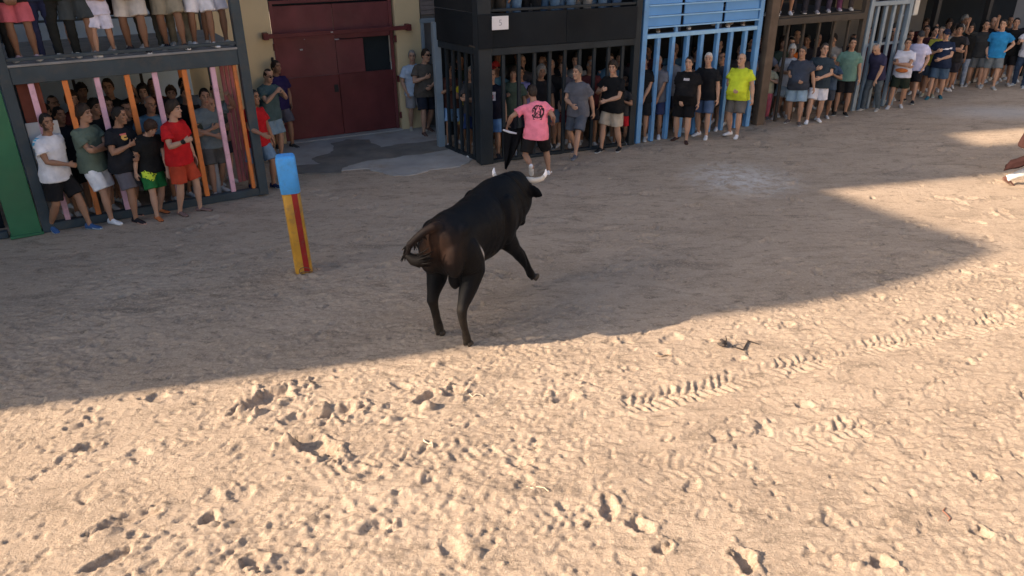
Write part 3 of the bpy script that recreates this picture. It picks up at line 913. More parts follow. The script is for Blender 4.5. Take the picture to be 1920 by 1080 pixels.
def build_pose(key):
    if key in _pose_cache:
        return _pose_cache[key]
    spec = dict(POSES[key]); P = Pose()
    wd = spec.get('wide', 1.05); belly = spec.get('belly', 0.0)
    feet = spec['feet']                                        # {s: (x, y, heading deg, ankle z, toe pitch)}
    hipdrop = spec.get('drop', 0.0)
    px_, py_ = spec.get('pelvis', (0, 0))
    lean, sid, tw = (spec.get(k, 0) * D2R for k in ('lean', 'side', 'twist'))
    pyaw = spec.get('pelvis_yaw', 0) * D2R; ppitch = spec.get('pelvis_pitch', 0) * D2R
    Rp = Rz(pyaw) @ Rx(ppitch)
    l1, l2 = .425, .41
    pz = 2.0
    for s in (1, -1):
        fx, fy, fh, az, tp = feet[s]
        hx, hy, _ = Rp @ np.array([s * .09, 0, 0]); hx += px_; hy += py_
        az_ = max(az, .0) + .085
        if spec.get('ground', {1: 1, -1: 1})[s]:
            pz = min(pz, az_ + math.sqrt(max((l1 + l2) ** 2 * .985 - (fx - hx) ** 2 - (fy - hy) ** 2, .01)))
    pz -= hipdrop
    pel = np.array([px_, py_, pz])
    gb = Geo(); gs = Geo(); gsh = Geo(); gt = Geo()            # body, shirt, shorts, trousers
    # spine
    def spine(z):
        t = min(max((z + .03) / .45, 0), 1); t = t * t * (3 - 2 * t)
        return Rz(pyaw * (1 - t) + tw * t) @ Ry(sid * t) @ Rx(ppitch * (1 - t) + lean * t)
    zs = np.linspace(-.15, .66, 82); pos = {}
    cur = pel.copy(); c_up = []
    i0 = int(np.argmin(np.abs(zs)))
    pts_ = [None] * len(zs); pts_[i0] = pel.copy()
    for i in range(i0 + 1, len(zs)): pts_[i] = pts_[i - 1] + spine((zs[i] + zs[i - 1]) / 2) @ np.array([0, 0, zs[i] - zs[i - 1]])
    for i in range(i0 - 1, -1, -1): pts_[i] = pts_[i + 1] + spine((zs[i] + zs[i + 1]) / 2) @ np.array([0, 0, zs[i] - zs[i + 1]])
    def sp(z):
        k = (z + .15) / (zs[1] - zs[0]); i = min(max(int(k), 0), len(zs) - 2); f_ = k - i
        return pts_[i] * (1 - f_) + pts_[i + 1] * f_
    ang = np.arange(20) * 2 * math.pi / 20
    def ring(z, rx, ry, oy, sx=1.0):
        c_, s_ = np.cos(ang), np.sin(ang)
        x = np.sign(c_) * np.abs(c_) ** .85 * rx; y = np.sign(s_) * np.abs(s_) ** .85 * ry + oy
        b_ = belly * math.exp(-((z - .13) / .14) ** 2)
        y = np.where(s_ < 0, y * (1 + b_ * 8 * .1) - b_ * .09 * -s_, y)
        return np.stack([x * sx, y, np.zeros_like(x)], 1) @ spine(z).T + sp(z)
    gb.loft([ring(z, rx * wd, ry * wd, oy) for z, rx, ry, oy in TORSO])
    R_ch = spine(.5)
    # neck and head
    hy_, hp_ = spec.get('yaw', 0) * D2R, spec.get('pitch', 0) * D2R
    Rh = Rz(tw * .6 + hy_) @ Ry(sid * .3 + spec.get('tilt', 0) * D2R) @ Rx(lean * .35 + hp_)
    nb_ = sp(.545); C = nb_ + R_ch @ np.array([0, -.012, .09]) + Rh @ np.array([0, -.022, .095])
    gb.tube([nb_ - R_ch @ np.array([0, 0, .04]), nb_ + R_ch @ np.array([0, -.004, .03]), C + Rh @ np.array([0, .022, -.07]), C + Rh @ np.array([0, .015, -.02])],
            [.066 * wd, .058 * (wd * .5 + .5), .056, .058], 12)
    add_head(gb, C, Rh)
    P.head = m4(Rh, C)
    # shirt torso
    fit = spec.get('fit', .023)
    def shr(z, rx, ry, oy, ex): return ring(z, rx * wd + ex, ry * wd + ex, oy)
    gs.loft([shr(-.10, .172, .124, .012, fit + .022), shr(-.05, .173, .124, .014, fit + .021), shr(.03, .170, .118, .012, fit + .018), shr(.12, .160, .112, 0, fit + .012),
             shr(.22, .158, .112, -.004, fit + .008), shr(.32, .172, .120, -.004, fit + .004), shr(.41, .184, .120, .004, fit), shr(.48, .174, .104, .012, fit),
             shr(.525, .130, .084, .016, fit), shr(.552, .080, .068, .012, .012), shr(.562, .070, .062, .010, .010)])
    # arms
    P.hands = {}
    for s in (1, -1):
        tgt, pole, curl, palm = spec['arms'][s]
        sh = sp(.478) + R_ch @ np.array([s * .178 * (wd * .6 + .4), .012, 0])
        if tgt is None: tgt = (s * .30, .0, .80)
        tgt = np.asarray(tgt, float)
        if spec.get('rel', False): tgt = pel + Rz(tw) @ (tgt - np.array([0, 0, .92]))
        else: tgt = tgt + np.array([px_, py_, pz - .915])
        E, W = ik(sh, tgt, .285, .255, pole)
        inn = sp(.46) + R_ch @ np.array([s * .09, .012, 0])
        aw = .5 + wd * .5
        up_, fo = unit(E - sh), unit(W - E)
        gb.tube([inn, sh - up_ * .0, sh + up_ * .06, sh + up_ * .14, E - up_ * .05, E, E + fo * .06, E + fo * .13, W - fo * .04, W],
                [.055 * aw, .056 * aw, .053 * aw, .050 * aw, .041 * aw, .038 * aw, .044 * aw, .039 * aw, .028, (.029, .022)], 12)
        if palm is None: palm = np.array([-s * 1.0, .25, 0])
        if np.linalg.norm(np.cross(palm, fo)) < .2: palm = np.array([0, 1., .2])
        hd = unit(fo + np.asarray(spec.get('handbend', {}).get(s, (0, 0, 0))))
        add_hand(gb, W, hd, palm, curl, (0, -1, .5))
        P.hands[s] = (W, hd)
        sl = spec.get('sleeve', .62)
        e_ = sh + up_ * (.285 * sl)
        gs.tube([inn, sh - np.array([0, 0, .004]), sh + up_ * .06, e_ - up_ * .02, e_],
                [.056 * aw + .010, .057 * aw + .011, .056 * aw + .013, .058 * aw + fit * 1.3, .058 * aw + fit * 1.5], 14, round_ends=False)
        P.__dict__.setdefault('elbow', {})[s] = E
    # legs
    P.feet = {}
    for s in (1, -1):
        fx, fy, fh, az, tp = feet[s]
        A = pel + Rp @ np.array([s * .088, .004, -.005])
        hd = Rz(fh * D2R) @ np.array([0, -1, 0])
        ank = np.array([fx, fy, az + .085])
        kpole = spec.get('knee', {}).get(s, hd)
        K, An = ik(A, ank, l1, l2, kpole)
        th, shk = unit(K - A), unit(An - K)
        lw = .45 + wd * .55
        gb.tube([A - th * .0, A + th * .08, A + th * .18, A + th * .30, K - th * .05, K, K + shk * .05, K + shk * .12, K + shk * .22, An - shk * .08, An, An + shk * .05],
                [.088 * lw, .090 * lw, .084 * lw, .070 * lw, .058 * lw, .054 * lw, .052 * lw, .058 * lw, .051 * lw, .036, .034, .034], 14)
        lo = spec.get('shorts_len', .88)
        kz = A + th * (.425 * lo)
        f2 = .019
        gsh.tube([A - th * .0, A + th * .08, A + th * .18, kz - th * .03, kz], [.088 * lw + f2 - .006, .092 * lw + f2, .094 * lw + f2 + .003, .086 * lw + f2 + .006, .087 * lw + f2 + .008], 16, round_ends=False)
        gt.tube([A - th * .0, A + th * .08, A + th * .18, K - th * .03, K + shk * .05, K + shk * .2, An - shk * .03, An + shk * .035],
                [.095 * lw + .012, .096 * lw + .012, .090 * lw + .012, .074 * lw, .070 * lw, .066 * lw, .058, .060], 16, round_ends=False)
        # heel above the ankle joint: foot frame sits at the sole under the ankle
        Rf = Rz(fh * D2R) @ Rx(tp * D2R)
        P.feet[s] = m4(Rf, An - Rf @ np.array([0, 0, .085]))
    for g_ in (gsh, gt):
        g_.loft([ring(z, rx * wd + .014, ry * wd + .014, oy) for z, rx, ry, oy in ((-.12, .12, .095, .012), (-.05, .170, .122, .016), (.03, .168, .117, .012), (.09, .158, .108, .004), (.11, .154, .104, .002))])
    P.gs, P.gsh, P.gt = gs, gsh, gt
    P.body = remesh(gb, "body", .0085, .17, 1)
    head_mask(P.body, C, Rh)
    P.shirt = remesh(gs, "shirt", .013, .55, 3); wrinkle(P.shirt, .013, (4, 4, 11), len(_pose_cache) * 3.1); wrinkle(P.shirt, .006, (9, 9, 26), 5)
    P.shorts = P.trousers = None
    P.C, P.Rh, P.pel = C, Rh, pel
    _pose_cache[key] = P
    return P

def lower(P, kind):
    if kind == 'shorts':
        if P.shorts is None:
            P.shorts = remesh(P.gsh, "shorts", .013, .5, 2); wrinkle(P.shorts, .013, (9, 9, 6), 2.2)
        return P.shorts
    if P.trousers is None:
        P.trousers = remesh(P.gt, "trousers", .013, .5, 2); wrinkle(P.trousers, .010, (9, 9, 14), 4.2)
    return P.trousers

# shoes: trainer with a pale sole, and a low sandal
def make_shoe(name, sandal=False):
    g_ = Geo(); rings = []
    prof = [(.075, .026, .030, .060), (.065, .033, .0, .085), (.03, .036, .0, .105), (-.01, .037, .0, .100), (-.06, .040, .0, .072), (-.11, .046, .0, .055), (-.15, .044, .0, .045), (-.18, .032, .0, .036), (-.192, .015, .008, .026)]
    if sandal: prof = [(a, b_ * .95, c_, .022 + (d_ - .022) * (.65 if a < 0 else .6)) for a, b_, c_, d_ in prof]
    for y, w, z0, z1 in prof:
        t = np.arange(12) * 2 * math.pi / 12
        cx = np.sign(np.cos(t)) * np.abs(np.cos(t)) ** .6; cz = np.sign(np.sin(t)) * np.abs(np.sin(t)) ** .6
        w_ = w * np.where(cz > .3, .72 if z1 > .06 else .85, 1.0)
        rings.append(np.stack([cx * w_, np.full(12, y), (z0 + z1) / 2 + cz * (z1 - z0) / 2], 1))
    g_.loft(rings)
    me_ = g_.mesh(name); me_.materials.append(None); me_.materials.append(None)
    co = get_co(me_)
    for p in me_.polygons:
        zc = np.mean([co[v_][2] for v_ in p.vertices]); p.material_index = 1 if zc < .022 else 0
    return me_
SHOE = make_shoe("shoe"); SANDAL = make_shoe("sandal", True)

# hair: a shell over the skull down to a hairline
def make_hair(name, front=35, sides=-8, back=-38, thick=.014, rough=.006, part=0.0, top=0.0, seed=0):
    g_ = Geo(); rings = []; na = 28; nl = 9
    az = np.arange(na) * 2 * math.pi / na
    c_ = np.cos(az)
    bd = np.where(c_ > 0, sides + (front - sides) * np.clip(c_ * 1.5 - .25, 0, 1) ** .8, sides + (back - sides) * np.clip(-c_ * 1.3, 0, 1))
    def pt(lat, a, extra):
        cl, sl_ = math.cos(lat), math.sin(lat)
        x = math.sin(a) * cl * (.075 + extra); y = -math.cos(a) * cl * (.099 + extra) + .006; z = .012 + sl_ * (.122 + extra + top * max(math.cos(a), -.2))
        if sl_ < 0: z = .012 + sl_ * .13
        n_ = mnoise.noise(Vector((x * 38 + seed, y * 38, z * 38))) + .5 * mnoise.noise(Vector((x * 90 + seed, y * 90, z * 60)))
        k_ = 1 + n_ * rough / .09
        return (x * k_, y * k_, z * k_ if z > 0 else z)
    for i in range(nl + 1):
        f_ = i / nl
        rings.append([pt((90 - (90 - bd[j]) * (f_ * .985 + .015)) * D2R, az[j], thick * (1 - .35 * f_ ** 3)) for j in range(na)])
    rings.append([pt(bd[j] * D2R, az[j], -.012) for j in range(na)])
    g_.loft(rings)
    return g_.mesh(name)
HAIR = {
    'short': make_hair("hair", 36, -6, -36, .012, .005, seed=1),
    'crop': make_hair("hair", 40, 0, -30, .006, .002, seed=2),
    'thick': make_hair("hair", 26, -10, -42, .024, .010, top=.010, seed=3),
    'quiff': make_hair("hair", 34, -2, -34, .014, .006, top=.012, seed=4),
    'long': make_hair("hair", 30, -62, -72, .026, .010, seed=5),
    'bob': make_hair("hair", 22, -48, -58, .028, .012, seed=6),
    'bald': make_hair("hair", 88, 8, -30, .005, .002, seed=7),
}
def make_cap():
    g_ = Geo(); rings = []
    for i in range(8):
        lat = (90 - i * 12) * D2R
        az = np.arange(20) * 2 * math.pi / 20
        rings.append(np.stack([np.sin(az) * math.cos(lat) * .086, -np.cos(az) * math.cos(lat) * .108 + .005, np.full(20, .03 + math.sin(lat) * .118)], 1))
    rings.append(rings[-1] * np.array([.93, .93, 1])); g_.loft(rings)
    vis = []
    for i in range(5):
        y = -.095 - i * .02; w = .070 * math.sqrt(max(1 - (i / 4.6) ** 2, .03))
        t = np.arange(10) * 2 * math.pi / 10
        vis.append(np.stack([np.cos(t) * w, np.full(10, y), .045 - i * .006 + np.sin(t) * .005 - (np.cos(t) * w) ** 2 * 2.5], 1))
    g_.loft(vis)
    return g_.mesh("cap")
CAP = make_cap()
def make_glasses():
    g_ = Geo()
    for s in (-1, 1):
        g_.ellipsoid((s * .033, -.104, .020), (.026, .006, .018), None, 10, 6)
        g_.tube([(s * .058, -.098, .024), (s * .076, -.03, .022), (s * .078, .01, .015)], [.003] * 3, 6)
    g_.tube([(-.012, -.107, .024), (.012, -.107, .024)], [.0035] * 2, 6)
    return g_.mesh("glasses")
GLASSES = make_glasses()

# ---- poses: arms = target of the wrist (for a 0.92 m hip), elbow pole, finger curl, palm normal
def arm(kind, s):
    T = {
        'down': ((s * .285, -.04, .83), (s * .4, 1, 0), 22, None),
        'down_out': ((s * .36, -.06, .84), (s * .6, 1, 0), 25, None),
        'back': ((s * .27, .16, .84), (s * .5, 1, 0), 25, None),
        'clasp': ((s * .055, -.235, .87), (s * 1, .5, 0), 45, (0, 1, 0)),
        'clasp_back': ((s * .05, .20, .92), (s * 1, -.1, 0), 45, (0, -1, 0)),
        'fold_hi': ((-s * .10, -.225, 1.17), (s * 1, -.35, -.8), 35, (0, 1, .2)),
        'fold_lo': ((-s * .11, -.200, 1.12), (s * 1, -.35, -.8), 35, (0, 1, .2)),
        'belly': ((s * .02, -.27, 1.06), (s * 1, .3, -.6), 40, (0, 1, 0)),
        'chest': ((s * .10, -.25, 1.24), (s * 1, .2, -1), 55, (0, 1, 0)),
        'rail': ((s * .23, -.36, 1.25), (s * .5, .3, -1), 75, (-s * 1, 0, 0)),
        'rail_hi': ((s * .30, -.27, 1.66), (s * 1, 0, -.6), 75, (-s * .6, -.6, 0)),
        'hip': ((s * .20, -.05, 1.00), (s * 1, .5, 0), 40, (-s * 1, 0, 0)),
        'pocket': ((s * .215, -.085, .90), (s * .7, 1, 0), 20, (-s * 1, 0, 0)),
        'phone': ((s * .07, -.33, 1.38), (s * .7, 0, -1), 60, (-s * 1, .3, 0)),
        'point': ((s * .16, -.47, 1.12), (s * .8, .2, -.8), 40, (-s * .6, 0, -.4)),
        'wave': ((s * .44, -.10, 1.72), (s * 1, .2, -.8), 12, (0, -1, 0)),
        'thigh': ((s * .17, -.26, .80), (s * 1, .5, 0), 15, (0, .3, -1)),
    }
    return T[kind]
def arms(l, r): return {1: arm(l, 1), -1: arm(r, -1)}
ST = {1: (.115, 0, 12, 0, 0), -1: (-.115, 0, -12, 0, 0)}
ST2 = {1: (.13, -.10, 15, 0, 0), -1: (-.12, .08, -20, 0, 0)}
ST3 = {1: (.10, .14, 20, 0, 0), -1: (-.13, -.16, -5, 0, 0)}
STEP = {1: (.10, -.27, 5, 0, 0), -1: (-.11, .22, -18, 0.02, 15)}
POSES = {
    'stand': dict(feet=ST, arms=arms('down', 'down'), lean=2, yaw=8),
    'stand_w': dict(feet=ST2, arms=arms('down_out', 'belly'), lean=2, wide=1.2, belly=.7, yaw=-12),
    'clasp': dict(feet=ST, arms=arms('clasp', 'clasp'), lean=3, yaw=-10, pitch=6),
    'clasp_w': dict(feet=ST2, arms=arms('clasp', 'clasp'), lean=2, wide=1.2, belly=.7, yaw=10),
    'fold': dict(feet=ST3, arms=arms('fold_hi', 'fold_lo'), lean=6, yaw=14),
    'fold_w': dict(feet=ST, arms=arms('fold_lo', 'fold_hi'), lean=2, wide=1.18, belly=.6),
    'step': dict(feet=STEP, arms=arms('back', 'belly'), lean=7, yaw=-14, twist=-6),
    'step_w': dict(feet=ST3, arms=arms('belly', 'chest'), lean=4, wide=1.15, belly=.4, yaw=20),
    'rail': dict(feet=ST2, arms=arms('down', 'rail'), lean=4, yaw=16),
    'rail_hi': dict(feet=ST3, arms=arms('rail_hi', 'belly'), lean=3, yaw=-10),
    'hips': dict(feet=ST2, arms=arms('hip', 'pocket'), lean=0, yaw=-18),
    'phone': dict(feet=ST, arms=arms('phone', 'phone'), lean=4, pitch=12),
    'look_down': dict(feet=ST3, arms=arms('thigh', 'down'), lean=20, side=4, pitch=26, yaw=5),
    'pocket': dict(feet=ST2, arms=arms('pocket', 'down'), lean=3, yaw=22),
    'back': dict(feet=ST, arms=arms('clasp_back', 'clasp_back'), lean=1, yaw=10),
    'back_w': dict(feet=ST2, arms=arms('down', 'clasp'), lean=2, wide=1.24, belly=.9, yaw=-6),
    'wave': dict(feet=ST2, arms=arms('down_out', 'wave'), lean=-2, yaw=6, wide=1.05),
    'chest': dict(feet=ST3, arms=arms('chest', 'chest'), lean=12, yaw=12, pitch=6),
    'run': dict(feet={1: (.03, .46, -6, .24, 55), -1: (-.24, -.20, -8, .0, 0)}, ground={1: 0, -1: 1}, pelvis=(.02, .0), lean=20, side=9, twist=20, pelvis_yaw=-8, yaw=12, knee={1: np.array([.55, -1, 0])},
                arms={1: ((.54, -.04, 1.00), (.6, .8, 0), 70, None), -1: ((-.30, -.20, 1.10), (-.6, 1, -.3), 55, None)}, wide=1.15, drop=.03),
    'lunge': dict(feet={1: (.12, -.40, 5, 0, 0), -1: (-.10, .42, -15, .03, 30)}, pelvis=(0, .10), lean=38, twist=-10, yaw=20, pitch=-20,
                  arms={1: ((.35, -.45, 1.05), (.7, .6, 0), 50, None), -1: ((-.34, .12, .72), (-1, .6, 0), 55, None)}, sleeve=1.9, drop=.02),
    'leg_up': dict(feet={1: (.12, -.10, 15, 0, 0), -1: (-.16, .20, -20, .0, 0)}, arms=arms('down', 'point'), lean=5, yaw=24, twist=10),
}

TONES = {'l': (.46, .28, .20), 'm': (.38, .22, .15), 't': (.30, .165, .105), 'd': (.20, .105, .065)}
BLACKH, BROWNH, GREYH, WHITEH, DKB = (.012, .010, .009), (.05, .028, .016), (.22, .21, .20), (.50, .49, .47), (.025, .016, .011)
BLK, NAVY, WHT = (.016, .016, .018), (.022, .032, .065), (.72, .72, .76)
people = []
def person(x, y, z, yaw, pose, top, bottom, label, shoes=(.6, .6, .6), hair='short', hc=BLACKH, tone='m', h=1.75, beard=0.0, group=None,
           sandal=False, trousers=False, cap=None, glasses=False, sole=None, topmat=None):
    P = build_pose(pose)
    k = h / 1.775
    r = empty("person", label, "person", (x, y, z), yaw * D2R, group, k)
    r.rotation_euler = (random.gauss(0, .022), random.gauss(0, .022), yaw * D2R)
    body = obj("body", P.body, skin(TONES[tone], beard, hc), r)
    st_ = obj("shirt", P.shirt, topmat or cloth(top), r)
    kind = 'trousers' if trousers else 'shorts'
    lw_ = obj(kind, lower(P, kind), denim(bottom) if trousers == 'jeans' else cloth(bottom), r)
    for s in (1, -1):
        obj("sandal" if sandal else "shoe", SANDAL if sandal else SHOE, [cloth(shoes, "shoe_upper"), cloth(sole or ((.55, .55, .55) if not sandal else (.08, .05, .04)), "shoe_sole")], r, mw=P.feet[s])
    if hair:
        obj("hair", HAIR[hair], hair_mat(hc), r, mw=P.head)
    if cap:
        obj("cap", CAP, cloth(cap), r, mw=P.head)
    if glasses:
        obj("glasses", GLASSES, surf("dark_lens", (.012, .012, .014), rough=.25), r, mw=P.head)
    people.append(r)
    return r, P

def decal(root, P, me_, fn, n, half, centre, direc, mat, name="print", off=.004):
    """Flat print laid on cloth: small quads wherever fn(u, v) is true, dropped onto the garment along direc."""
    co = get_co(me_); bv = BVHTree.FromPolygons([Vector(c) for c in co], [tuple(p.vertices) for p in me_.polygons])
    d = Vector(direc).normalized(); upv = Vector((0, 0, 1)); sx = upv.cross(d).normalized() * -1; c0 = Vector(centre)
    vs = {}; V = []; F = []
    def vid(i, j):
        if (i, j) not in vs:
            p = c0 + sx * ((i / n * 2 - 1) * half) + upv * ((j / n * 2 - 1) * half) - d * .6
            hit = bv.ray_cast(p, d, 1.2)
            if hit[0] is None: return None
            vs[(i, j)] = len(V); V.append(hit[0] - d * off)
        return vs[(i, j)]
    for i in range(n):
        for j in range(n):
            if fn((i + .5) / n * 2 - 1, (j + .5) / n * 2 - 1):
                q = [vid(i, j), vid(i + 1, j), vid(i + 1, j + 1), vid(i, j + 1)]
                if None not in q: F.append(q)
    m_ = bpy.data.meshes.new(name); m_.from_pydata([tuple(v_) for v_ in V], [], F); m_.update()
    return obj(name, m_, mat, root)
#PART4
# ================================================================== THE CROWD
def gp3(px, py):
    x, y = ground_at(px, py); return x, y
def put(px, py, yaw, pose, top, bottom, label, **k):
    x, y = ground_at(px, py)
    return person(x, y, max(ground_z(x, y) - .004, -.01), yaw, pose, top, bottom, label, **k)
def local(origin, ang, s, d):
    return origin[0] + math.cos(ang) * s - math.sin(ang) * d, origin[1] + math.sin(ang) * s + math.cos(ang) * d
GL = "people in front of the left stand"
GLI = "people in the shade inside the left stand"
GLD = "people on the upper deck of the left stand"
# --- in front of the left stand
r, P = put(132, 430, 76, 'step', (.70, .71, .76), BLK, "bearded man in white shirt with light blue shoulder stripes beside the green barrier", shoes=(.05, .11, .26), sole=(.4, .5, .6), hair='short', tone='t', h=1.84, beard=.95, group=GL)
stripe = surf("sky_blue_print", (.10, .42, .62))
decal(r, P, P.shirt, lambda u, v: abs(u) < .55 and (math.sin(v * 15) > -.1), 16, .16, Vector((-.30, .05, 1.33)), (1, 0, -.15), stripe, "sleeve_stripes")
put(207, 412, 74, 'fold', (.115, .155, .125), (.74, .76, .80), "man in sage green tee and white shorts leaning with folded arms", shoes=(.75, .76, .8), hair='thick', hc=DKB, tone='m', h=1.86, group=GL)
r, P = put(252, 410, 72, 'step_w', (.018, .020, .026), (.115, .11, .13), "man in black tee with gold and red chest emblem and grey shorts", shoes=(.02, .02, .025), sole=(.5, .3, .25), tone='t', h=1.80, beard=.5, group=GL)
decal(r, P, P.shirt, lambda u, v: u * u + v * v * 1.6 < .9 and not (abs(v) < .18 and u > -.2), 14, .055, (-.07, -.02, 1.33), (0, 1, 0), surf("gold_print", (.62, .38, .10)), "emblem")
decal(r, P, P.shirt, lambda u, v: abs(v) < .3 and abs(u) < .9, 8, .05, (-.07, -.02, 1.375), (0, 1, 0), surf("red_print", (.6, .15, .15)), "emblem")
r, P = put(300, 404, 52, 'look_down', (.016, .017, .018), (.025, .16, .05), "woman in black tee with green and neon jacket tied round her waist looking down", shoes=(.50, .16, .06), sandal=True, hair='bob', hc=(.035, .018, .012), tone='l', h=1.64, group=GL)
neon = surf("neon_yellow_cloth", (.55, .72, .06), rough=.9, bump=.4, bscale=40)
bv_co = get_co(P.shorts)
decal(r, P, P.shorts, lambda u, v: v > -.9 + .6 * abs(u) and mnoise.noise(Vector((u * 3, v * 3, 2))) > -.28, 16, .12, (-.08, -.05, .80), (.1, 1, 0), neon, "tied_jacket", .02)
decal(r, P, P.shorts, lambda u, v: v > -.5 and abs(u) < .5, 12, .08, (.12, -.05, .86), (-.3, 1, 0), neon, "tied_jacket", .02)
r, P = put(357, 399, 72, 'rail', (.48, .018, .022), (.42, .06, .03), "man in bright red tee and orange red shorts with wristwatch", shoes=(.20, .13, .12), sandal=True, hair='thick', hc=DKB, tone='l', h=1.83, group=GL)
wt = Geo(); W_, hd_ = P.hands[-1]
wt.tube([W_ - hd_ * .03, W_ - hd_ * .005], [.036, .036], 12); obj("watch", wt.mesh("watch"), surf("watch_strap", (.012, .012, .012)), r)
put(412, 360, 54, 'chest', (.045, .055, .045), (.30, .31, .33), "bald man in dark olive tee and pale grey trousers clasping his hands", shoes=(.30, .29, .28), hair='bald', hc=GREYH, tone='m', h=1.72, trousers=True, group=GL)
put(497, 352, 49, 'leg_up', (.42, .016, .022), (.15, .24, .36), "man in crimson tee and denim shorts straddling the end post", shoes=(.02, .03, .08), sole=(.45, .5, .55), hair='short', tone='t', h=1.78, trousers=False, group=GL)
put(520, 300, 56, 'phone', (.075, .12, .13), (.22, .32, .42), "man in grey teal tee holding a phone beside the end post", shoes=(.45, .45, .45), hair='crop', hc=DKB, tone='l', h=1.80, glasses=True, group=GL)
put(534, 276, 44, 'pocket', (.030, .022, .085), (.10, .10, .13), "man in dark purple tee against the cream wall by the red door", shoes=(.05, .05, .05), hair='short', tone='t', h=1.80, beard=.6, group=GL)
# --- inside the left stand
def left_in(s, d, yaw, pose, top, bottom, label, **k):
    x, y = local(LA, LANG, s, d)
    return person(x, y, 0, yaw, pose, top, bottom, label, group=GLI, **k)
left_in(2.62, .45, 42, 'rail_hi', (.16, .20, .22), (.10, .10, .10), "man in pale grey tee behind the rightmost pink bar", hair='short', tone='m', h=1.83)
left_in(2.38, .85, 45, 'clasp', (.018, .018, .022), (.03, .03, .04), "black haired man in black tee behind the bald man", hair='quiff', tone='m', h=1.80)
left_in(.52, .55, 55, 'stand', (.02, .022, .03), (.02, .02, .02), "man in black just behind the bearded man in white", hair='short', tone='t', h=1.74)
left_in(.55, 1.3, 50, 'back', (.025, .025, .03), (.03, .03, .03), "dark clothed man between the first pink and orange bars in the shade", hair='crop', tone='t', h=1.80)
left_in(1.02, .75, 52, 'fold', (.018, .020, .024), (.02, .02, .03), "dark clothed man behind the sage green tee", hair='thick', tone='m', h=1.78)
left_in(1.32, 1.35, 30, 'rail_hi', (.02, .02, .02), (.02, .02, .02), "tall man in black whose head shows against the pale blue wall", hair='short', tone='t', h=1.98)
left_in(1.45, .60, 55, 'clasp_w', (.03, .025, .025), (.03, .03, .03), "stout man in dark brown behind the man with the chest emblem", hair='crop', tone='t', h=1.70)
left_in(1.83, 1.1, 40, 'hips', (.018, .018, .022), (.03, .03, .04), "long haired person in black beside the third pink bar", hair='long', tone='m', h=1.86)
left_in(2.05, .55, 45, 'stand', (.035, .02, .025), (.04, .03, .03), "person in dark maroon behind the bright red tee", hair='bob', tone='t', h=1.68)
left_in(2.62, 1.7, 35, 'back', (.10, .12, .14), (.05, .05, .06), "grey clothed man far back below the coral boards", hair='short', tone='t', h=1.82)
left_in(2.05, 1.75, 30, 'fold_w', (.10, .03, .03), (.03, .03, .03), "man in dark red in the depth of the left stand", hair='crop', tone='t', h=1.84)
left_in(.95, 1.9, 35, 'stand', (.06, .07, .09), (.03, .03, .03), "man in slate tee before the pale blue wall", hair='thick', tone='t', h=1.84)
# --- upper deck of the left stand
def left_up(s, d, yaw, pose, top, bottom, label, **k):
    x, y = local(LA, LANG, s, d)
    return person(x, y, 2.483, yaw, pose, top, bottom, label, group=GLD, **k)  # darkest skin tone on this deck stands in for its shade
left_up(.02, .32, 30, 'stand', BLK, (.02, .02, .02), "person in black at the left end of the upper deck", trousers=True, shoes=(.05, .05, .05))
left_up(.33, .26, 25, 'clasp', (.02, .02, .02), (.50, .12, .15), "person in coral pink shorts on the upper deck", shoes=(.55, .38, .40), tone='d')
left_up(.62, .30, 30, 'stand', NAVY, (.02, .025, .06), "person in navy trousers on the upper deck", trousers=True, shoes=(.30, .27, .22))
left_up(.85, .26, 25, 'back', (.02, .03, .02), (.018, .02, .02), "person in black trousers and pale shoes on the upper deck", trousers=True, shoes=(.55, .54, .50))
left_up(1.06, .24, 35, 'rail', (.06, .07, .08), (.05, .06, .065), "bare legged person in dark grey shorts on the upper deck", tone='d', shoes=(.5, .5, .48))
r, P = left_up(1.36, .20, 10, 'fold', (.62, .60, .74), (.64, .63, .76), "girl in white top and lilac white shorts with folded arms", h=1.30, hair='long', hc=BROWNH, tone='m', shoes=(.65, .65, .72))
left_up(1.60, .60, 20, 'stand', (.05, .02, .02), (.05, .03, .03), "person in dark brown shorts behind the girl in white", tone='d')
left_up(1.80, .24, 20, 'clasp_w', (.014, .015, .016), (.50, .46, .42), "stout person in black top and cream shorts", shoes=(.04, .04, .05), tone='d')
left_up(2.06, .55, 25, 'back_w', (.03, .035, .03), (.06, .06, .05), "stout person in dark khaki on the upper deck", trousers=True, tone='d')
left_up(2.34, .24, 25, 'stand_w', (.25, .23, .18), (.28, .25, .19), "person in beige shorts and white shoes on the upper deck", shoes=(.02, .02, .03), tone='d')
left_up(2.50, .62, 20, 'clasp', (.02, .06, .07), (.22, .20, .15), "person in long khaki trousers on the upper deck", trousers=True)
left_up(2.76, .22, 30, 'hips', (.20, .22, .25), (.70, .69, .74), "person in short white shorts and white shoes near the corner post", shoes=(.72, .72, .76), tone='d')
left_up(2.98, .34, 40, 'pocket', (.50, .50, .55), (.62, .60, .66), "person in white shorts at the corner post of the upper deck", shoes=(.45, .43, .40), tone='d')

# --- beside the gate
GG = "people at the blue grey gate"
put(783, 243, 28, 'hips', (.42, .52, .66), (.30, .30, .32), "grey haired man in pale blue tee half hidden against the cream wall", hair='short', hc=GREYH, tone='l', h=1.78, shoes=(.4, .4, .36), group=GG)
put(800, 249, 30, 'step_w', (.105, .095, .085), (.025, .030, .045), "man in taupe tee and dark shorts at the blue grey gate", hair='short', hc=DKB, tone='l', h=1.86, glasses=True, shoes=(.12, .08, .07), group=GG)

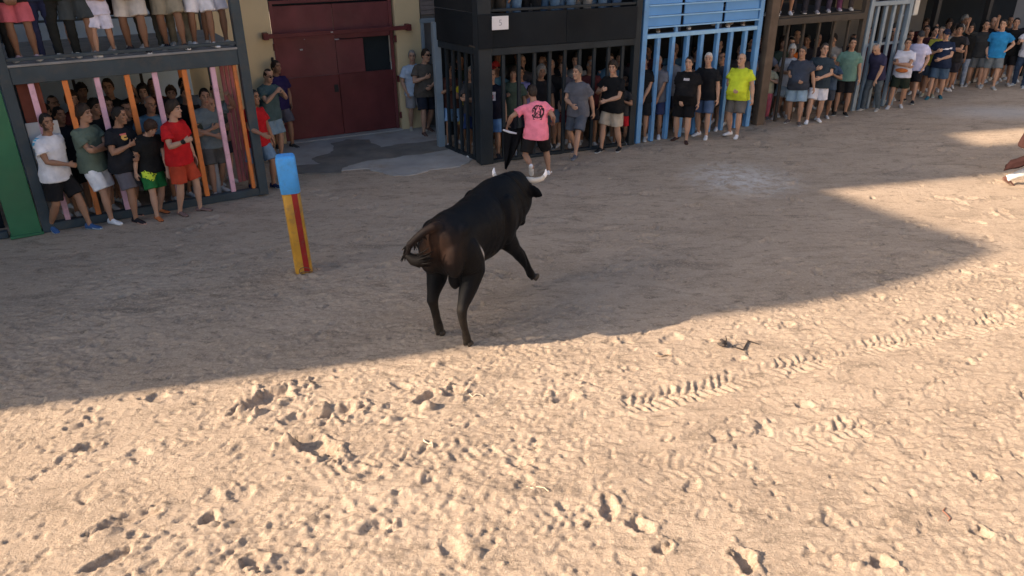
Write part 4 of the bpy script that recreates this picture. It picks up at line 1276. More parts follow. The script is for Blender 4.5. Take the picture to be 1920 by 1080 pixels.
# --- black stand, ground level
GB = "people at the black stand"
def blk(s, d, yaw, pose, top, bottom, label, **k):
    x, y = local(C0, BANG, s, d)
    return person(x, y, 0, yaw, pose, top, bottom, label, group=GB, **k)
put(851, 270, 12, 'chest', (.10, .045, .04), (.24, .40, .66), "man in brown tee and light blue shorts behind the side bars", shoes=(.75, .75, .8), hair='short', tone='t', h=1.74, glasses=True, group=GB)
put(868, 268, 5, 'stand', (.02, .03, .02), (.02, .02, .03), "man in black deep behind the side bars", hair='short', tone='d', h=1.85, group=GB)
put(880, 276, 0, 'chest', (.50, .42, .03), (.45, .38, .04), "person in yellow top and shorts behind the side bars", hair='long', tone='t', h=1.66, group=GB)
put(893, 287, 0, 'fold', (.05, .05, .055), (.02, .04, .12), "man in charcoal tee just behind the thick corner post", hair='short', hc=GREYH, tone='m', h=1.76, group=GB)
r, P = blk(.30, .35, -2, 'stand', (.014, .016, .030), (.12, .25, .50), "man in black tee with white and pink square print", hair='crop', tone='l', h=1.74, shoes=(.05, .05, .06))
decal(r, P, P.shirt, lambda u, v: max(abs(u), abs(v)) < .95 and not (u * u + (v + .1) ** 2 < .3), 12, .085, (0, -.02, 1.27), (0, 1, 0), surf("white_print", (.72, .68, .74)), "print")
decal(r, P, P.shirt, lambda u, v: u * u + v * v < .9, 10, .045, (0, -.02, 1.262), (0, 1, 0), surf("pink_print", (.75, .28, .33)), "print", .006)
blk(.58, .75, -5, 'hips', (.09, .20, .28), (.05, .08, .12), "man in red cap and teal tee behind the runner", hair='short', cap=(.35, .03, .03), tone='t', h=1.80)
blk(.88, 1.3, -10, 'stand', (.05, .05, .05), (.02, .02, .02), "dark haired man far back beside the red cap", hair='thick', tone='d', h=1.92)
blk(1.02, .50, -12, 'rail', (.20, .20, .42), (.05, .06, .10), "man in lavender tee behind the runner's head", hair='short', tone='t', h=1.72)
blk(1.25, 1.0, -8, 'fold', (.10, .09, .10), (.03, .03, .03), "man in dark grey tee behind the lavender tee", hair='crop', hc=GREYH, tone='l', h=1.86)
x, y = ground_at(1030, 281)
person(x, y + .25, 0, -22, 'stand', (.014, .014, .016), (.16, .25, .36), "thin man in black tee and denim shorts with white wristband", hair='crop', hc=GREYH, tone='m', h=1.80, shoes=(.05, .06, .07), group=GB)
put(1080, 290, -28, 'step', (.12, .125, .15), (.085, .10, .13), "man in heather grey tee stepping out between the black bars", hair='short', hc=(.10, .09, .08), tone='l', h=1.82, beard=.4, shoes=(.10, .11, .14), sole=(.3, .32, .36), group=GB)
blk(1.98, .45, -15, 'clasp', (.10, .10, .13), (.13, .03, .045), "man in grey tee and maroon shorts right of the grey tee", hair='crop', hc=BROWNH, tone='l', h=1.74)
blk(1.78, 1.0, -15, 'back', (.05, .05, .07), (.03, .03, .04), "man in dark slate tee far back in the black stand", hair='short', tone='m', h=1.82)
put(1146, 282, -42, 'step_w', (.012, .013, .015), (.42, .36, .29), "sturdy man in black tee and beige shorts stepping out of the black stand", hair='thick', hc=DKB, tone='l', h=1.84, beard=.6, shoes=(.02, .022, .026), sole=(.6, .6, .62), group=GB)
x, y = ground_at(1166, 276)
person(x, y + .25, 0, -30, 'chest', (.04, .04, .045), (.48, .02, .03), "short person in red shorts crouching behind the beige shorts man", hair='short', hc=BROWNH, tone='t', h=1.38, group=GB)
blk(2.75, .9, -25, 'fold_w', (.02, .02, .025), (.03, .03, .03), "stout man in black in the right end of the black stand", hair='crop', tone='d', h=1.76)
blk(1.45, 1.7, -5, 'stand', (.03, .06, .05), (.03, .03, .03), "man in dark green far back in the black stand", hair='thick', tone='d', h=1.88)
GBU = "people standing behind the black fascia"
for i, (s, c, t_, lb) in enumerate(((.38, (.03, .03, .035), (.04, .035, .03), "bare kneed person in dark shorts above the number plate"), (.72, (.10, .16, .25), (.10, .17, .27), "person in faded blue jeans above the black fascia"),
                                (1.15, (.02, .02, .02), (.015, .016, .018), "person in black trousers above the black fascia"), (1.52, (.05, .05, .06), (.08, .14, .22), "person in mid blue jeans at the middle of the black fascia"),
                                (1.88, (.1, .1, .1), (.11, .17, .25), "person in light denim jeans above the black fascia"), (2.24, (.3, .28, .26), (.20, .185, .17), "person in taupe trousers above the black fascia"),
                                (2.58, (.1, .2, .3), (.10, .16, .24), "person in blue grey jeans near the right end of the fascia"), (2.92, (.1, .1, .1), (.06, .10, .17), "person in dark blue jeans at the right end of the fascia"))):
    x, y = local(C0, BANG, s, .34)
    person(x, y, 2.21, -8 - 3 * i, ('stand', 'clasp', 'back', 'hips')[i % 4], c, t_, lb, trousers=(False if i == 0 else 'jeans'), tone='t', group=GBU)

# --- blue stand
GU = "people at the blue stand"
def blu(s, d, yaw, pose, top, bottom, label, **k):
    x, y = local(B0, UANG, s, d)
    return person(x, y, k.pop('z', 0), yaw, pose, top, bottom, label, group=GU, **k)
blu(.20, .18, -18, 'clasp', (.013, .014, .016), (.016, .017, .02), "man in black tee and black shorts at the left blue post", hair='short', tone='m', h=1.80, beard=.5, shoes=(.40, .38, .37))
blu(.60, .20, -20, 'clasp', (.13, .135, .16), (.03, .04, .10), "thin man in grey tee and navy shorts between two blue bars", hair='bald', hc=GREYH, tone='t', h=1.76, shoes=(.62, .63, .68))
put(1276, 264, -22, 'back_w', (.012, .012, .014), (.012, .012, .014), "heavy young man in black tee and black shorts before the blue bars", hair='short', hc=BLACKH, tone='l', h=1.77, shoes=(.05, .03, .03), sandal=True, group=GU)
_r, _P = people[-1], build_pose('back_w')
decal(_r, _P, _P.shirt, lambda u, v: abs(v) < .35 and math.sin(u * 16) > -.5, 16, .06, (0, -.02, 1.33), (0, 1, 0), surf('white_print', (.72, .68, .74)), 'print')
blu(1.32, .55, -20, 'stand', (.26, .28, .33), (.06, .06, .08), "man in pale grey tee behind the heavy young man", hair='crop', tone='m', h=1.74)
put(1316, 256, -35, 'rail', (.014, .015, .018), (.085, .13, .23), "white haired man in black polo shirt and denim shorts", hair='short', hc=WHITEH, tone='l', h=1.80, shoes=(.64, .65, .70), group=GU)
put(1374, 256, -40, 'stand_w', (.56, .66, .045), (.13, .12, .115), "bald man in neon yellow tee and grey brown shorts", hair='bald', hc=(.25, .2, .16), tone='l', h=1.76, shoes=(.70, .71, .76), group=GU)
blu(2.42, .30, -25, 'step', (.06, .06, .07), (.20, .185, .17), "man in dark tee with one white trainer forward behind the yellow tee", hair='crop', tone='m', h=1.72, shoes=(.70, .71, .78))
blu(2.90, .25, -30, 'fold', (.06, .05, .05), (.04, .04, .05), "older man in dark brown tee at the right blue post", hair='bald', hc=GREYH, tone='l', h=1.80)
blu(2.02, .75, -22, 'back', (.03, .03, .04), (.03, .03, .04), "man in black deep behind the white haired man", hair='short', tone='d', h=1.78)
blu(.98, 1.0, -15, 'hips', (.05, .02, .025), (.03, .03, .04), "man in dark maroon deep in the blue stand", hair='short', tone='d', h=1.84)
for i, s in enumerate((.45, 1.25, 2.3, 2.75)):
    x, y = local(B0, UANG, s, .30)
    person(x, y, 2.21, -20, ('stand', 'clasp', 'hips', 'back')[i], (.1, .1, .12), ((.04, .04, .05), (.1, .14, .2), (.05, .05, .05), (.2, .18, .15))[i],
           ("person whose brown shoes show under the left blue panel", "person whose white shoes show under the middle blue panel", "person whose pale shoes show left under the last blue panel", "person whose sandals show right under the last blue panel")[i],
           trousers='jeans', shoes=((.30, .22, .15), (.65, .64, .62), (.5, .42, .33), (.35, .26, .2))[i], group="people hidden above the blue panels")

# --- brown stand
GW = "people at the brown stand"
put(1430, 223, -20, 'chest', (.44, .42, .30), (.62, .15, .20), "small girl in cream top and pink leggings beside the brown post", hair='long', hc=BROWNH, tone='l', h=1.40, trousers=True, shoes=(.25, .2, .2), group=GW)
put(1463, 221, -28, 'fold', (.52, .53, .58), (.34, .44, .54), "white haired person in pale tee and light denim shorts", hair='bob', hc=WHITEH, tone='l', h=1.72, shoes=(.45, .44, .46), group=GW)
put(1487, 231, -25, 'stand_w', (.045, .055, .08), (.26, .36, .46), "man in slate navy tee and pale denim shorts", hair='short', hc=(.06, .05, .045), tone='m', h=1.74, shoes=(.12, .10, .10), group=GW)
put(1524, 229, -22, 'step_w', (.030, .045, .060), (.66, .66, .74), "man in dark navy tee and wide white shorts", hair='short', hc=(.05, .04, .035), tone='l', h=1.80, shoes=(.72, .73, .78), group=GW)
put(1541, 222, -25, 'chest', (.05, .08, .13), (.05, .06, .08), "short person in blue tee beside the wide white shorts", hair='short', hc=GREYH, tone='t', h=1.52, shoes=(.55, .55, .56), group=GW)
put(1574, 215, -18, 'stand', (.12, .22, .19), (.016, .016, .018), "broad man in teal green tee and black shorts", hair='short', tone='m', h=1.80, beard=.4, shoes=(.03, .03, .03), group=GW)
def brn(s, d, yaw, pose, top, bottom, label, z=0, group=GW, **k):
    x, y = local(W0, WANG, s, d)
    return person(x, y, z, yaw, pose, top, bottom, label, group=group, **k)
brn(.28, .55, -22, 'hips', (.16, .18, .24), (.05, .05, .06), "grey clothed person behind the girl in the brown stand", hair='short', hc=GREYH, tone='m', h=1.78)
brn(1.05, .55, -20, 'back', (.62, .14, .02), (.05, .05, .06), "man in bright orange tee inside the brown stand", hair='short', tone='m', h=1.80)
brn(1.75, .6, -20, 'clasp', (.02, .02, .025), (.02, .02, .025), "man in black behind the navy tee in the brown stand", hair='short', tone='d', h=1.82)
brn(2.2, .75, -15, 'stand', (.03, .025, .03), (.03, .03, .03), "man in black left of the teal green tee", hair='crop', tone='t', h=1.80)
brn(.65, 1.2, -10, 'stand', (.05, .025, .03), (.03, .03, .03), "person in dark plum deep in the brown stand", hair='long', tone='t', h=1.82)
for i, (s, tr, sh_, lb) in enumerate(((.12, (.04, .03, .03), (.40, .38, .34), "person with grey shoes at the left end of the brown deck"), (.50, (.10, .05, .05), (.70, .70, .74), "bare legged person with white shoes on the brown deck"),
                                  (.92, (.03, .03, .04), (.10, .08, .09), "person in black trousers on the brown deck"), (1.30, (.05, .05, .07), (.30, .28, .32), "person in charcoal trousers on the brown deck"),
                                  (1.68, (.06, .05, .08), (.45, .43, .47), "person with pale grey shoes on the brown deck"), (2.04, (.12, .04, .09), (.40, .30, .38), "person in plum trousers on the brown deck"),
                                  (2.42, (.06, .05, .05), (.5, .48, .46), "person at the right end of the brown deck"))):
    brn(s, .30, -20, ('stand', 'clasp', 'back', 'hips')[i % 4], (.05, .05, .06), tr, lb, z=2.355, group="people on the brown deck", trousers=(i not in (1,)), shoes=sh_, tone='t')

# --- grey stand and far right
GR = "people at the far right end of the arena"
put(1632, 207, -60, 'look_down', (.035, .035, .075), (.075, .095, .115), "bald man in navy shirt and jeans seen leaning at the grey bars", hair='bald', hc=GREYH, tone='l', h=1.70, trousers='jeans', shoes=(.30, .30, .30), group=GR)
r, P = put(1678, 201, -35, 'fold', (.55, .56, .66), (.020, .028, .022), "man in white tee with orange bag at his waist", hair='short', hc=DKB, tone='m', h=1.72, shoes=(.45, .45, .48), group=GR)
bag = Geo(); bag.ellipsoid((0, -.175, .985), (.15, .05, .055), None, 14, 8); obj("waist_bag", bag.mesh("waist_bag"), cloth((.42, .13, .04)), r)
put(1702, 191, -40, 'pocket', (.55, .54, .72), (.016, .016, .02), "man in lilac white tee and black shorts right of the orange bag", hair='short', hc=(.05, .03, .02), tone='l', h=1.78, shoes=(.02, .025, .035), cap=(.05, .05, .055), group=GR)
put(1738, 180, -30, 'fold_w', (.45, .40, .07), (.06, .09, .13), "man in mustard yellow tee half hidden by the navy tee", hair='short', hc=(.12, .1, .08), tone='l', h=1.78, shoes=(.4, .4, .3), group=GR)
r, P = put(1752, 184, -38, 'step_w', (.018, .028, .060), (.06, .10, .16), "man in navy cap and navy tee with white chest stripe", hair='short', cap=(.02, .025, .05), tone='l', h=1.78, shoes=(.03, .12, .17), sole=(.04, .16, .2), group=GR)
decal(r, P, P.shirt, lambda u, v: abs(v + .15 - u * .15) < .10, 18, .16, (.05, -.02, 1.30), (0, 1, 0), surf("white_print", (.72, .68, .74)), "print")
put(1794, 160, -35, 'back', (.014, .015, .016), (.26, .31, .40), "slim person in black top and pale jeans", hair='long', tone='m', h=1.70, trousers='jeans', shoes=(.4, .4, .4), group=GR)
put(1822, 162, -20, 'wave', (.03, .032, .035), (.10, .11, .12), "man in charcoal tee with raised arm left of the bright blue tee", hair='short', tone='m', h=1.80, shoes=(.35, .33, .32), group=GR)
put(1850, 165, -25, 'hips', (.025, .20, .45), (.14, .16, .175), "man in bright blue tee and grey shorts", hair='short', hc=DKB, tone='l', h=1.84, shoes=(.35, .38, .40), group=GR)
put(1878, 158, -30, 'wave', (.012, .013, .014), (.014, .014, .016), "man in black with raised arm right of the bright blue tee", hair='short', tone='m', h=1.82, shoes=(.4, .4, .4), group=GR)
put(1908, 162, -40, 'rail', (.50, .51, .58), (.035, .055, .10), "man in white tee and blue jeans at the right edge of the photo", hair='short', hc=BROWNH, tone='l', h=1.80, trousers='jeans', shoes=(.35, .38, .42), group=GR)
for i, (px, py, c, lb) in enumerate(((1716, 176, (.05, .02, .025), "man in dark maroon behind the lilac white tee"), (1727, 168, (.03, .10, .22), "man in blue tee behind the lilac white tee"), (1770, 170, (.02, .02, .022), "man in black behind the navy cap"),
                                 (1838, 152, (.02, .02, .02), "man in black far back left of the bright blue tee"), (1865, 150, (.03, .03, .035), "man in charcoal far back right of the bright blue tee"), (1895, 150, (.02, .02, .03), "man in black far back at the right edge"), (1665, 188, (.04, .05, .09), "man in dark blue behind the grey bars"), (1650, 192, (.06, .03, .04), "man in dark wine tee behind the leftmost grey bar"))):
    put(px, py, -30, ('stand', 'hips', 'fold', 'back')[i % 4], c, (.03, .03, .04), lb, hair=('short', 'crop', 'thick')[i % 3], tone=('t', 'd', 'm')[i % 3], h=1.78, group=GR)

# --- second and third rows packed behind the bars
used_looks = set()
def pack(origin, ang, rows, group, yaw, where):
    tops = [((.018, .018, .022), "black"), ((.05, .05, .06), "charcoal"), ((.03, .045, .09), "navy"), ((.16, .17, .19), "grey"), ((.10, .03, .035), "maroon"), ((.07, .10, .08), "moss green"), ((.30, .29, .28), "stone grey"), ((.08, .16, .24), "steel blue")]
    hs_ = [("short", "short haired"), ("crop", "cropped"), ("thick", "thick haired"), ("bald", "balding"), ("long", "long haired"), ("bob", "bob haired")]
    for i, (s_, d_) in enumerate(rows):
        c, cn = tops[(i * 3 + len(where)) % 8]; hk, hn = hs_[(i * 5 + i // 6 + len(where)) % 6]
        q_ = i * 3 + len(where)
        while (hn, cn, where) in used_looks:
            q_ += 1; c, cn = tops[q_ % 8]
        used_looks.add((hn, cn, where))
        x_, y_ = local(origin, ang, s_, d_)
        person(x_, y_, 0, yaw + random.gauss(0, 10), ('fold', 'stand', 'rail', 'hips', 'clasp', 'chest', 'pocket', 'back')[i % 8], c, (.04, .04, .05),
               f"{hn} person in {cn} tee in the back rows {where}", hair=hk, hc=(BLACKH, DKB, GREYH, BROWNH)[i % 4], tone='lmtm'[i % 4], h=random.uniform(1.68, 1.88), group=group)
pack(C0, BANG, [(.45, 1.25), (.75, .42), (1.35, .38), (1.62, .70), (2.25, .62), (2.30, 1.35), (2.50, .40), (3.02, .50), (.15, .9)], "people packed in the back rows of the black stand", -8, "of the black stand")
pack(LA, LANG, [(.30, .85), (.78, 1.0), (1.75, .55), (2.25, 1.25), (2.85, 1.0), (1.2, 1.05)], "people packed in the back rows of the left stand", 48, "of the left stand")
pack(W0, WANG, [(.08, .8), (.78, .5), (1.40, .85), (2.0, 1.2), (2.5, .5), (3.2, .6), (3.6, .5), (4.0, .7)], "people packed in the back rows of the brown and grey stands", -22, "of the brown stand")
pack(B0, UANG, [(.15, .9), (.55, .9), (1.65, .9), (2.35, 1.0), (2.75, .8), (1.7, .35)], "people packed in the back rows of the blue stand", -20, "of the blue stand")
pack(W0, WANG, [(5.0, .9), (5.6, 1.0), (6.1, 1.5), (6.9, 1.4), (7.4, 1.6), (8.0, 1.5), (8.5, 1.3), (5.3, .55), (6.5, .75), (7.1, .6), (7.75, .85), (8.7, .7), (9.2, .9)], "people packed in the back rows under the dark roof", -25, "under the dark roof")

# ================================================================== THE RUNNER
r, P = put(1003, 331, 172, 'run', (.95, .26, .35), (.014, .014, .016), "runner in bright pink tee with black back emblem and black shorts seen from behind", hair='short', hc=(.03, .02, .015), tone='m', h=1.74, shoes=(.72, .73, .80))
runner = r
def emblem(u, v):
    q = math.hypot(u * 1.05, v * .9)
    n_ = mnoise.noise(Vector((u * 5.5, v * 5.5, 3.7)))
    if .72 < q < .95: return n_ > -.35 and v > -.75
    if -1.0 < v < -.62 and abs(u) < .62: return True                      # solid base
    return q < .72 and (n_ > .02 or (abs(abs(u) - .36) < .09 and v < .45)) and not (abs(u) < .10 and v > .1)
decal(r, P, P.shirt, emblem, 34, .125, (.0, .0, 1.23), (0, -1, 0), surf("black_print", (.035, .018, .025)), "emblem")
tat = P.elbow[1]
Wr, hdr = P.hands[1]
bpy.context.view_layer.update()
wm = Matrix.Translation(r.location) @ Matrix.Rotation(r.rotation_euler.z, 4, 'Z') @ Matrix.Scale(r.scale.x, 4)
hand_w = wm @ Vector(Wr + hdr * .07)
# black cloth hanging from his left hand
cg = Geo(); rows = []
toward = Vector((1, .05, 0))
for i in range(13):
    f = i / 12
    wd_ = .34 * (1 - f ** 1.3) + .05
    z_ = hand_w.z + .03 - f * (hand_w.z - .06)
    row = []
    for j in range(15):
        q = j / 14
        fold = .045 * math.sin(q * 12 + f * 2.2) * (.4 + f) + .02 * math.sin(q * 27 + 1)
        row.append((hand_w.x - .03 + q * wd_ + .02 * f, hand_w.y + .02 + fold, z_ - .05 * math.sin(q * 3.1) * (1 - f) + .02 * math.sin(q * 9)))
    row = np.array(row); rows.append(np.concatenate([row, row[::-1] + np.array([0, .014, 0])]))
cg.loft(rows)
tag(obj("cloth", cg.mesh("cloth"), cloth((.012, .012, .014))), "black cloth hanging from the left hand of the runner in pink", "cloth")
sg = Geo()
sg.tube([hand_w + Vector((-.02, -.03, .0)), hand_w + Vector((.10, -.035, -.04)), hand_w + Vector((.21, -.04, -.06))], [.018, .022, .016], 10)
tag(obj("baton", sg.mesh("baton"), surf("white_wrap", (.72, .72, .78))), "short white wrapped stick in the runner's left hand above the black cloth", "stick")

# ================================================================== THE MAN AT THE RIGHT EDGE
fx, fy = ground_at(1886, 346)
r2, P2 = person(fx + .44, fy + .10, 0, 90, 'lunge', (.055, .027, .025), (.78, .77, .75), "man in white trousers and brown shirt striding out of the right edge of the photo", hair='short', tone='t', h=1.78, trousers=True, shoes=(.12, .06, .05), sole=(.2, .15, .12))
wm2 = Matrix.Translation(r2.location) @ Matrix.Rotation(r2.rotation_euler.z, 4, 'Z') @ Matrix.Scale(r2.scale.x, 4)
h2 = wm2 @ Vector(P2.hands[-1][0] + P2.hands[-1][1] * .07)
cg = Geo(); rows = []
for i in range(12):
    f = i / 11
    ctr = (h2 + Vector((.02, 0, .04))).lerp(Vector((fx - .10, fy - .05, .36)), f) + Vector((.03, 0, -.03)) * math.sin(f * 3.1)
    ang_ = np.arange(16) * 2 * math.pi / 16
    rad = .035 + .065 * math.sin(min(f * 1.2, 1) * 2.3)
    rr = rad * (1 + .28 * np.sin(ang_ * 5 + f * 2))
    rows.append(np.stack([ctr.x + .4 * rr * np.sin(ang_), ctr.y + .6 * rr * np.cos(ang_), ctr.z + rr * np.sin(ang_)], 1))
cg.loft(rows)
tag(obj("cape", cg.mesh("cape"), cloth((.032, .015, .015))), "bunched reddish brown cape trailing behind the man in white trousers", "cape")

# ================================================================== THE BULL
TH = math.radians(20)
bull = empty("bull", "black fighting bull with pale horns turning away with one foreleg flung out", "bull", (-.66, 7.36, 0), 0)
# local frame: +X ahead of the bull, +Y its left
bull.rotation_euler = (0, 0, math.pi / 2 - TH)
BS = (.94, 1.04, 1.12)
g = Geo()
TR = [(-.335, 0, 1.22, .05, .10, .07), (-.30, 0, 1.15, .17, .20, .16), (-.20, 0, 1.12, .235, .31, .232), (-.05, 0, 1.10, .265, .34, .266), (.12, 0, 1.09, .270, .34, .270),
      (.32, -.01, 1.07, .275, .35, .272), (.55, -.02, 1.04, .290, .38, .300), (.78, -.03, 1.03, .310, .41, .312), (.98, -.05, 1.05, .330, .43, .300), (1.15, -.08, 1.07, .335, .45, .272),
      (1.30, -.11, 1.08, .335, .43, .240), (1.44, -.15, 1.08, .330, .37, .212), (1.57, -.185, 1.08, .320, .31, .190), (1.69, -.21, 1.08, .290, .25, .165), (1.79, -.22, 1.06, .22, .20, .125)]
rings = []
for x, yc, zc, hu, hd, w in TR:
    t = np.arange(28) * 2 * math.pi / 28
    c_, s_ = np.cos(t), np.sin(t)
    yy = np.sign(c_) * np.abs(c_) ** .9 * w
    zz = np.where(s_ > 0, np.abs(s_) ** .95 * hu, -np.abs(s_) ** .95 * hd)
    yy = yy * np.where(s_ > 0, 1 - .22 * np.abs(s_) ** 2, 1 - .12 * np.abs(s_) ** 2)       # narrower along the spine
    rings.append(np.stack([np.full(28, x), yy + yc, zz + zc], 1))
g.loft(rings)
g.tube([(1.64, -.215, 1.16), (1.74, -.225, 1.19), (1.85, -.205, 1.09), (1.95, -.165, .92), (2.03, -.12, .78), (2.05, -.105, .72)], [(.13, .15), (.135, .13), (.125, .125), (.095, .10), (.078, .075), (.070, .06)], 16, ref=(0, 0, 1))
g.ellipsoid((2.045, -.108, .735), (.080, .088, .070), None, 14, 9); g.ellipsoid((2.00, -.13, .70), (.07, .075, .06), None, 12, 8)
g.ellipsoid((1.83, -.20, 1.02), (.12, .105, .13), None, 12, 9)
for s in (-1, 1):
    g.ellipsoid((1.885, -.19 + s * .098, 1.12), (.045, .028, .035), None, 8, 6)      # brow
    g.ellipsoid((-.20, s * .130, 1.01), (.14, .120, .21), None, 14, 10)        # buttocks
    g.ellipsoid((-.06, s * .170, 1.23), (.15, .08, .06), None, 10, 8)          # hip bones
    g.ellipsoid((1.04, -.07 + s * .225, 1.02), (.19, .10, .27), None, 14, 10)         # shoulder blades
    g.ellipsoid((1.12, s * .20, .86), (.15, .12, .16), None, 12, 8)
    # ears
    b0 = Vector((1.70, -.22 + s * .09, 1.19)); b1 = Vector((1.66, -.22 + s * .29, 1.135))
    g.tube([b0, b0.lerp(b1, .35), b0.lerp(b1, .7), b1], [(.045, .028), (.075, .026), (.068, .024), (.026, .016)], 10, ref=(1, 0, .2))
HL = [(-.03, .15, 1.02), (.10, .185, .88), (.15, .20, .76), (.06, .195, .63), (-.06, .185, .52), (-.115, .18, .45), (-.085, .18, .34), (-.03, .18, .20), (0, .18, .11), (.025, .18, .055)]
HRAD = [(.19, .17), (.16, .20), (.128, .175), (.098, .132), (.066, .090), (.059, .078), (.044, .054), (.041, .047), (.050, .053), (.047, .049)]
for s, (ox, oy) in ((1, (.058, .015)), (-1, (-.075, -.005))):
    pts = []
    for i, (x, y, z) in enumerate(HL):
        f = min(max((1.0 - z) / .6, 0), 1)
        pts.append((x + ox * f, s * (y + oy * f) if s > 0 else -(y - oy * f), z))
    g.tube(pts, HRAD, 14, ref=(1, 0, 0))
# right foreleg flung forward and out
g.tube([(1.06, -.20, 1.02), (1.10, -.235, .86), (1.16, -.25, .74), (1.29, -.29, .60), (1.40, -.325, .49), (1.50, -.35, .37), (1.585, -.37, .265), (1.645, -.38, .195), (1.69, -.385, .155)],
       [(.16, .19), (.13, .17), (.10, .13), (.075, .09), (.068, .076), (.050, .054), (.046, .048), (.053, .056), (.048, .048)], 14, ref=(1, 0, .3))
# left foreleg folded under the chest
g.tube([(1.04, .19, 1.0), (1.08, .22, .84), (1.14, .22, .72), (1.24, .18, .62), (1.29, .16, .55), (1.20, .14, .46), (1.09, .12, .40), (1.02, .11, .37), (.97, .105, .33)],
       [(.16, .19), (.13, .16), (.10, .12), (.075, .085), (.064, .066), (.045, .047), (.041, .042), (.046, .048), (.042, .042)], 14, ref=(1, 0, .3))
g.ellipsoid((.08, -.01, .66), (.060, .075, .115), None, 12, 9)                   # scrotum
g.tube([(.30, 0, .74), (.52, 0, .62), (.66, 0, .64)], [.05, .04, .05], 10)       # sheath
g.tube([(1.30, -.10, .72), (1.46, -.14, .74), (1.62, -.18, .84)], [(.05, .09), (.035, .08), (.03, .06)], 12, ref=(0, 0, 1))   # dewlap
TAIL = [(-.26, 0, 1.31), (-.33, .02, 1.32), (-.39, .09, 1.29), (-.44, .16, 1.23), (-.47, .22, 1.17), (-.48, .25, 1.09), (-.48, .22, 1.04), (-.475, .16, 1.03)]
g.tube(TAIL, [.055, .048, .042, .040, .038, .036, .034, .030], 10, ref=(0, 0, 1))
bm_me = remesh(g, "body", .0135, .9, 6)
co = get_co(bm_me)
nrm = np.empty(len(co) * 3); bm_me.vertices.foreach_get("normal", nrm); nrm = nrm.reshape(-1, 3)
d = np.array([mnoise.fractal(Vector((c[0] * 4, c[1] * 5, c[2] * 3.2)), 1, 2, 2) for c in co]) * .010
ribs = .005 * np.sin((co[:, 0] - .15 * co[:, 2]) * 52) * np.exp(-((co[:, 0] - .62) / .2) ** 2) * np.exp(-((co[:, 2] - 1.0) / .22) ** 2)
# creases: shoulder edge, neck folds and the line between the buttocks
crease = -.030 * np.exp(-((co[:, 0] - (.84 + .25 * (co[:, 2] - 1.0))) / .04) ** 2) * (np.abs(co[:, 1]) > .12) * np.exp(-((co[:, 2] - 1.05) / .28) ** 2)
fold = -.014 * np.clip(np.sin((co[:, 0] + .55 * co[:, 2]) * 42), 0, 1) * np.exp(-((co[:, 0] - 1.42) / .14) ** 2) * (np.abs(co[:, 1] + .06) > .07)
cleft = -.03 * np.exp(-(co[:, 1] / .022) ** 2) * (co[:, 0] < -.2) * np.exp(-((co[:, 2] - .98) / .17) ** 2)
set_co(bm_me, co + nrm * (d + ribs + crease + fold + cleft)[:, None])
set_co(bm_me, get_co(bm_me) * np.array(BS))
x, y, z = co.T
brown_ = np.exp(-((x + .36) / .18) ** 2 - (y / .24) ** 2 - ((z - 1.10) / .16) ** 2) * .95 + .30 * np.exp(-((x + .3) / .15) ** 2 - (y / .10) ** 2 - ((z - 1.33) / .14) ** 2)
dust = np.clip((.62 - z) / .45, 0, 1) * .75 * (x < .4) + np.clip((.34 - z) / .3, 0, 1) * .5 * (x > .4)
dust += .35 * np.exp(-((x - 1.15) / .25) ** 2 - ((z - 1.55) / .06) ** 2 - ((y - .1) / .12) ** 2)
scar = np.exp(-((x - .10 + .25 * (z - 1.0)) / .022) ** 2 - ((z - .98) / .07) ** 2) * (y < -.2)
ca = np.stack([np.clip(brown_, 0, 1), np.clip(dust, 0, 1), np.clip(scar * 1.3, 0, 1), np.ones_like(x)], 1)
at_ = bm_me.color_attributes.new("mask", 'FLOAT_COLOR', 'POINT'); at_.data.foreach_set("color", ca.ravel())
m, nt, b = new_mat("bull_hide")
L = nt.links.new
at = N(nt, "ShaderNodeAttribute", attribute_name="mask"); sp_ = N(nt, "ShaderNodeSeparateColor"); L(at.outputs["Color"], sp_.inputs[0])
tc = N(nt, "ShaderNodeTexCoord")
nf = noise_node(7, 6, .65)
base = mixc(ramp(noise_node(3.2, 5, .6), .3, .7), (.0035, .0042, .006), (.008, .0085, .0105))
c1 = mixc(mulf(sp_.outputs[0], ramp(nf, .2, .7)), base, (.052, .027, .018))
c2 = mixc(mulf(sp_.outputs[1], ramp(nf, .25, .75)), c1, (.060, .049, .038))
c3 = mixc(sp_.outputs[2], c2, (.42, .40, .38))
L(c3, b.inputs["Base Color"])
b.inputs["Roughness"].default_value = .45
b.inputs["Specular IOR Level"].default_value = .07
mp = N(nt, "ShaderNodeMapping"); mp.inputs["Scale"].default_value = (40, 160, 60); L(tc.outputs["Object"], mp.inputs["Vector"])
hn = noise_node(2.0, 4, .6, 0, mp.outputs[0])
bp = N(nt, "ShaderNodeBump"); bp.inputs["Strength"].default_value = .5; bp.inputs["Distance"].default_value = .010
L(hn, bp.inputs["Height"]); L(bp.outputs[0], b.inputs["Normal"])
HIDE = m
obj("body", bm_me, HIDE, bull)
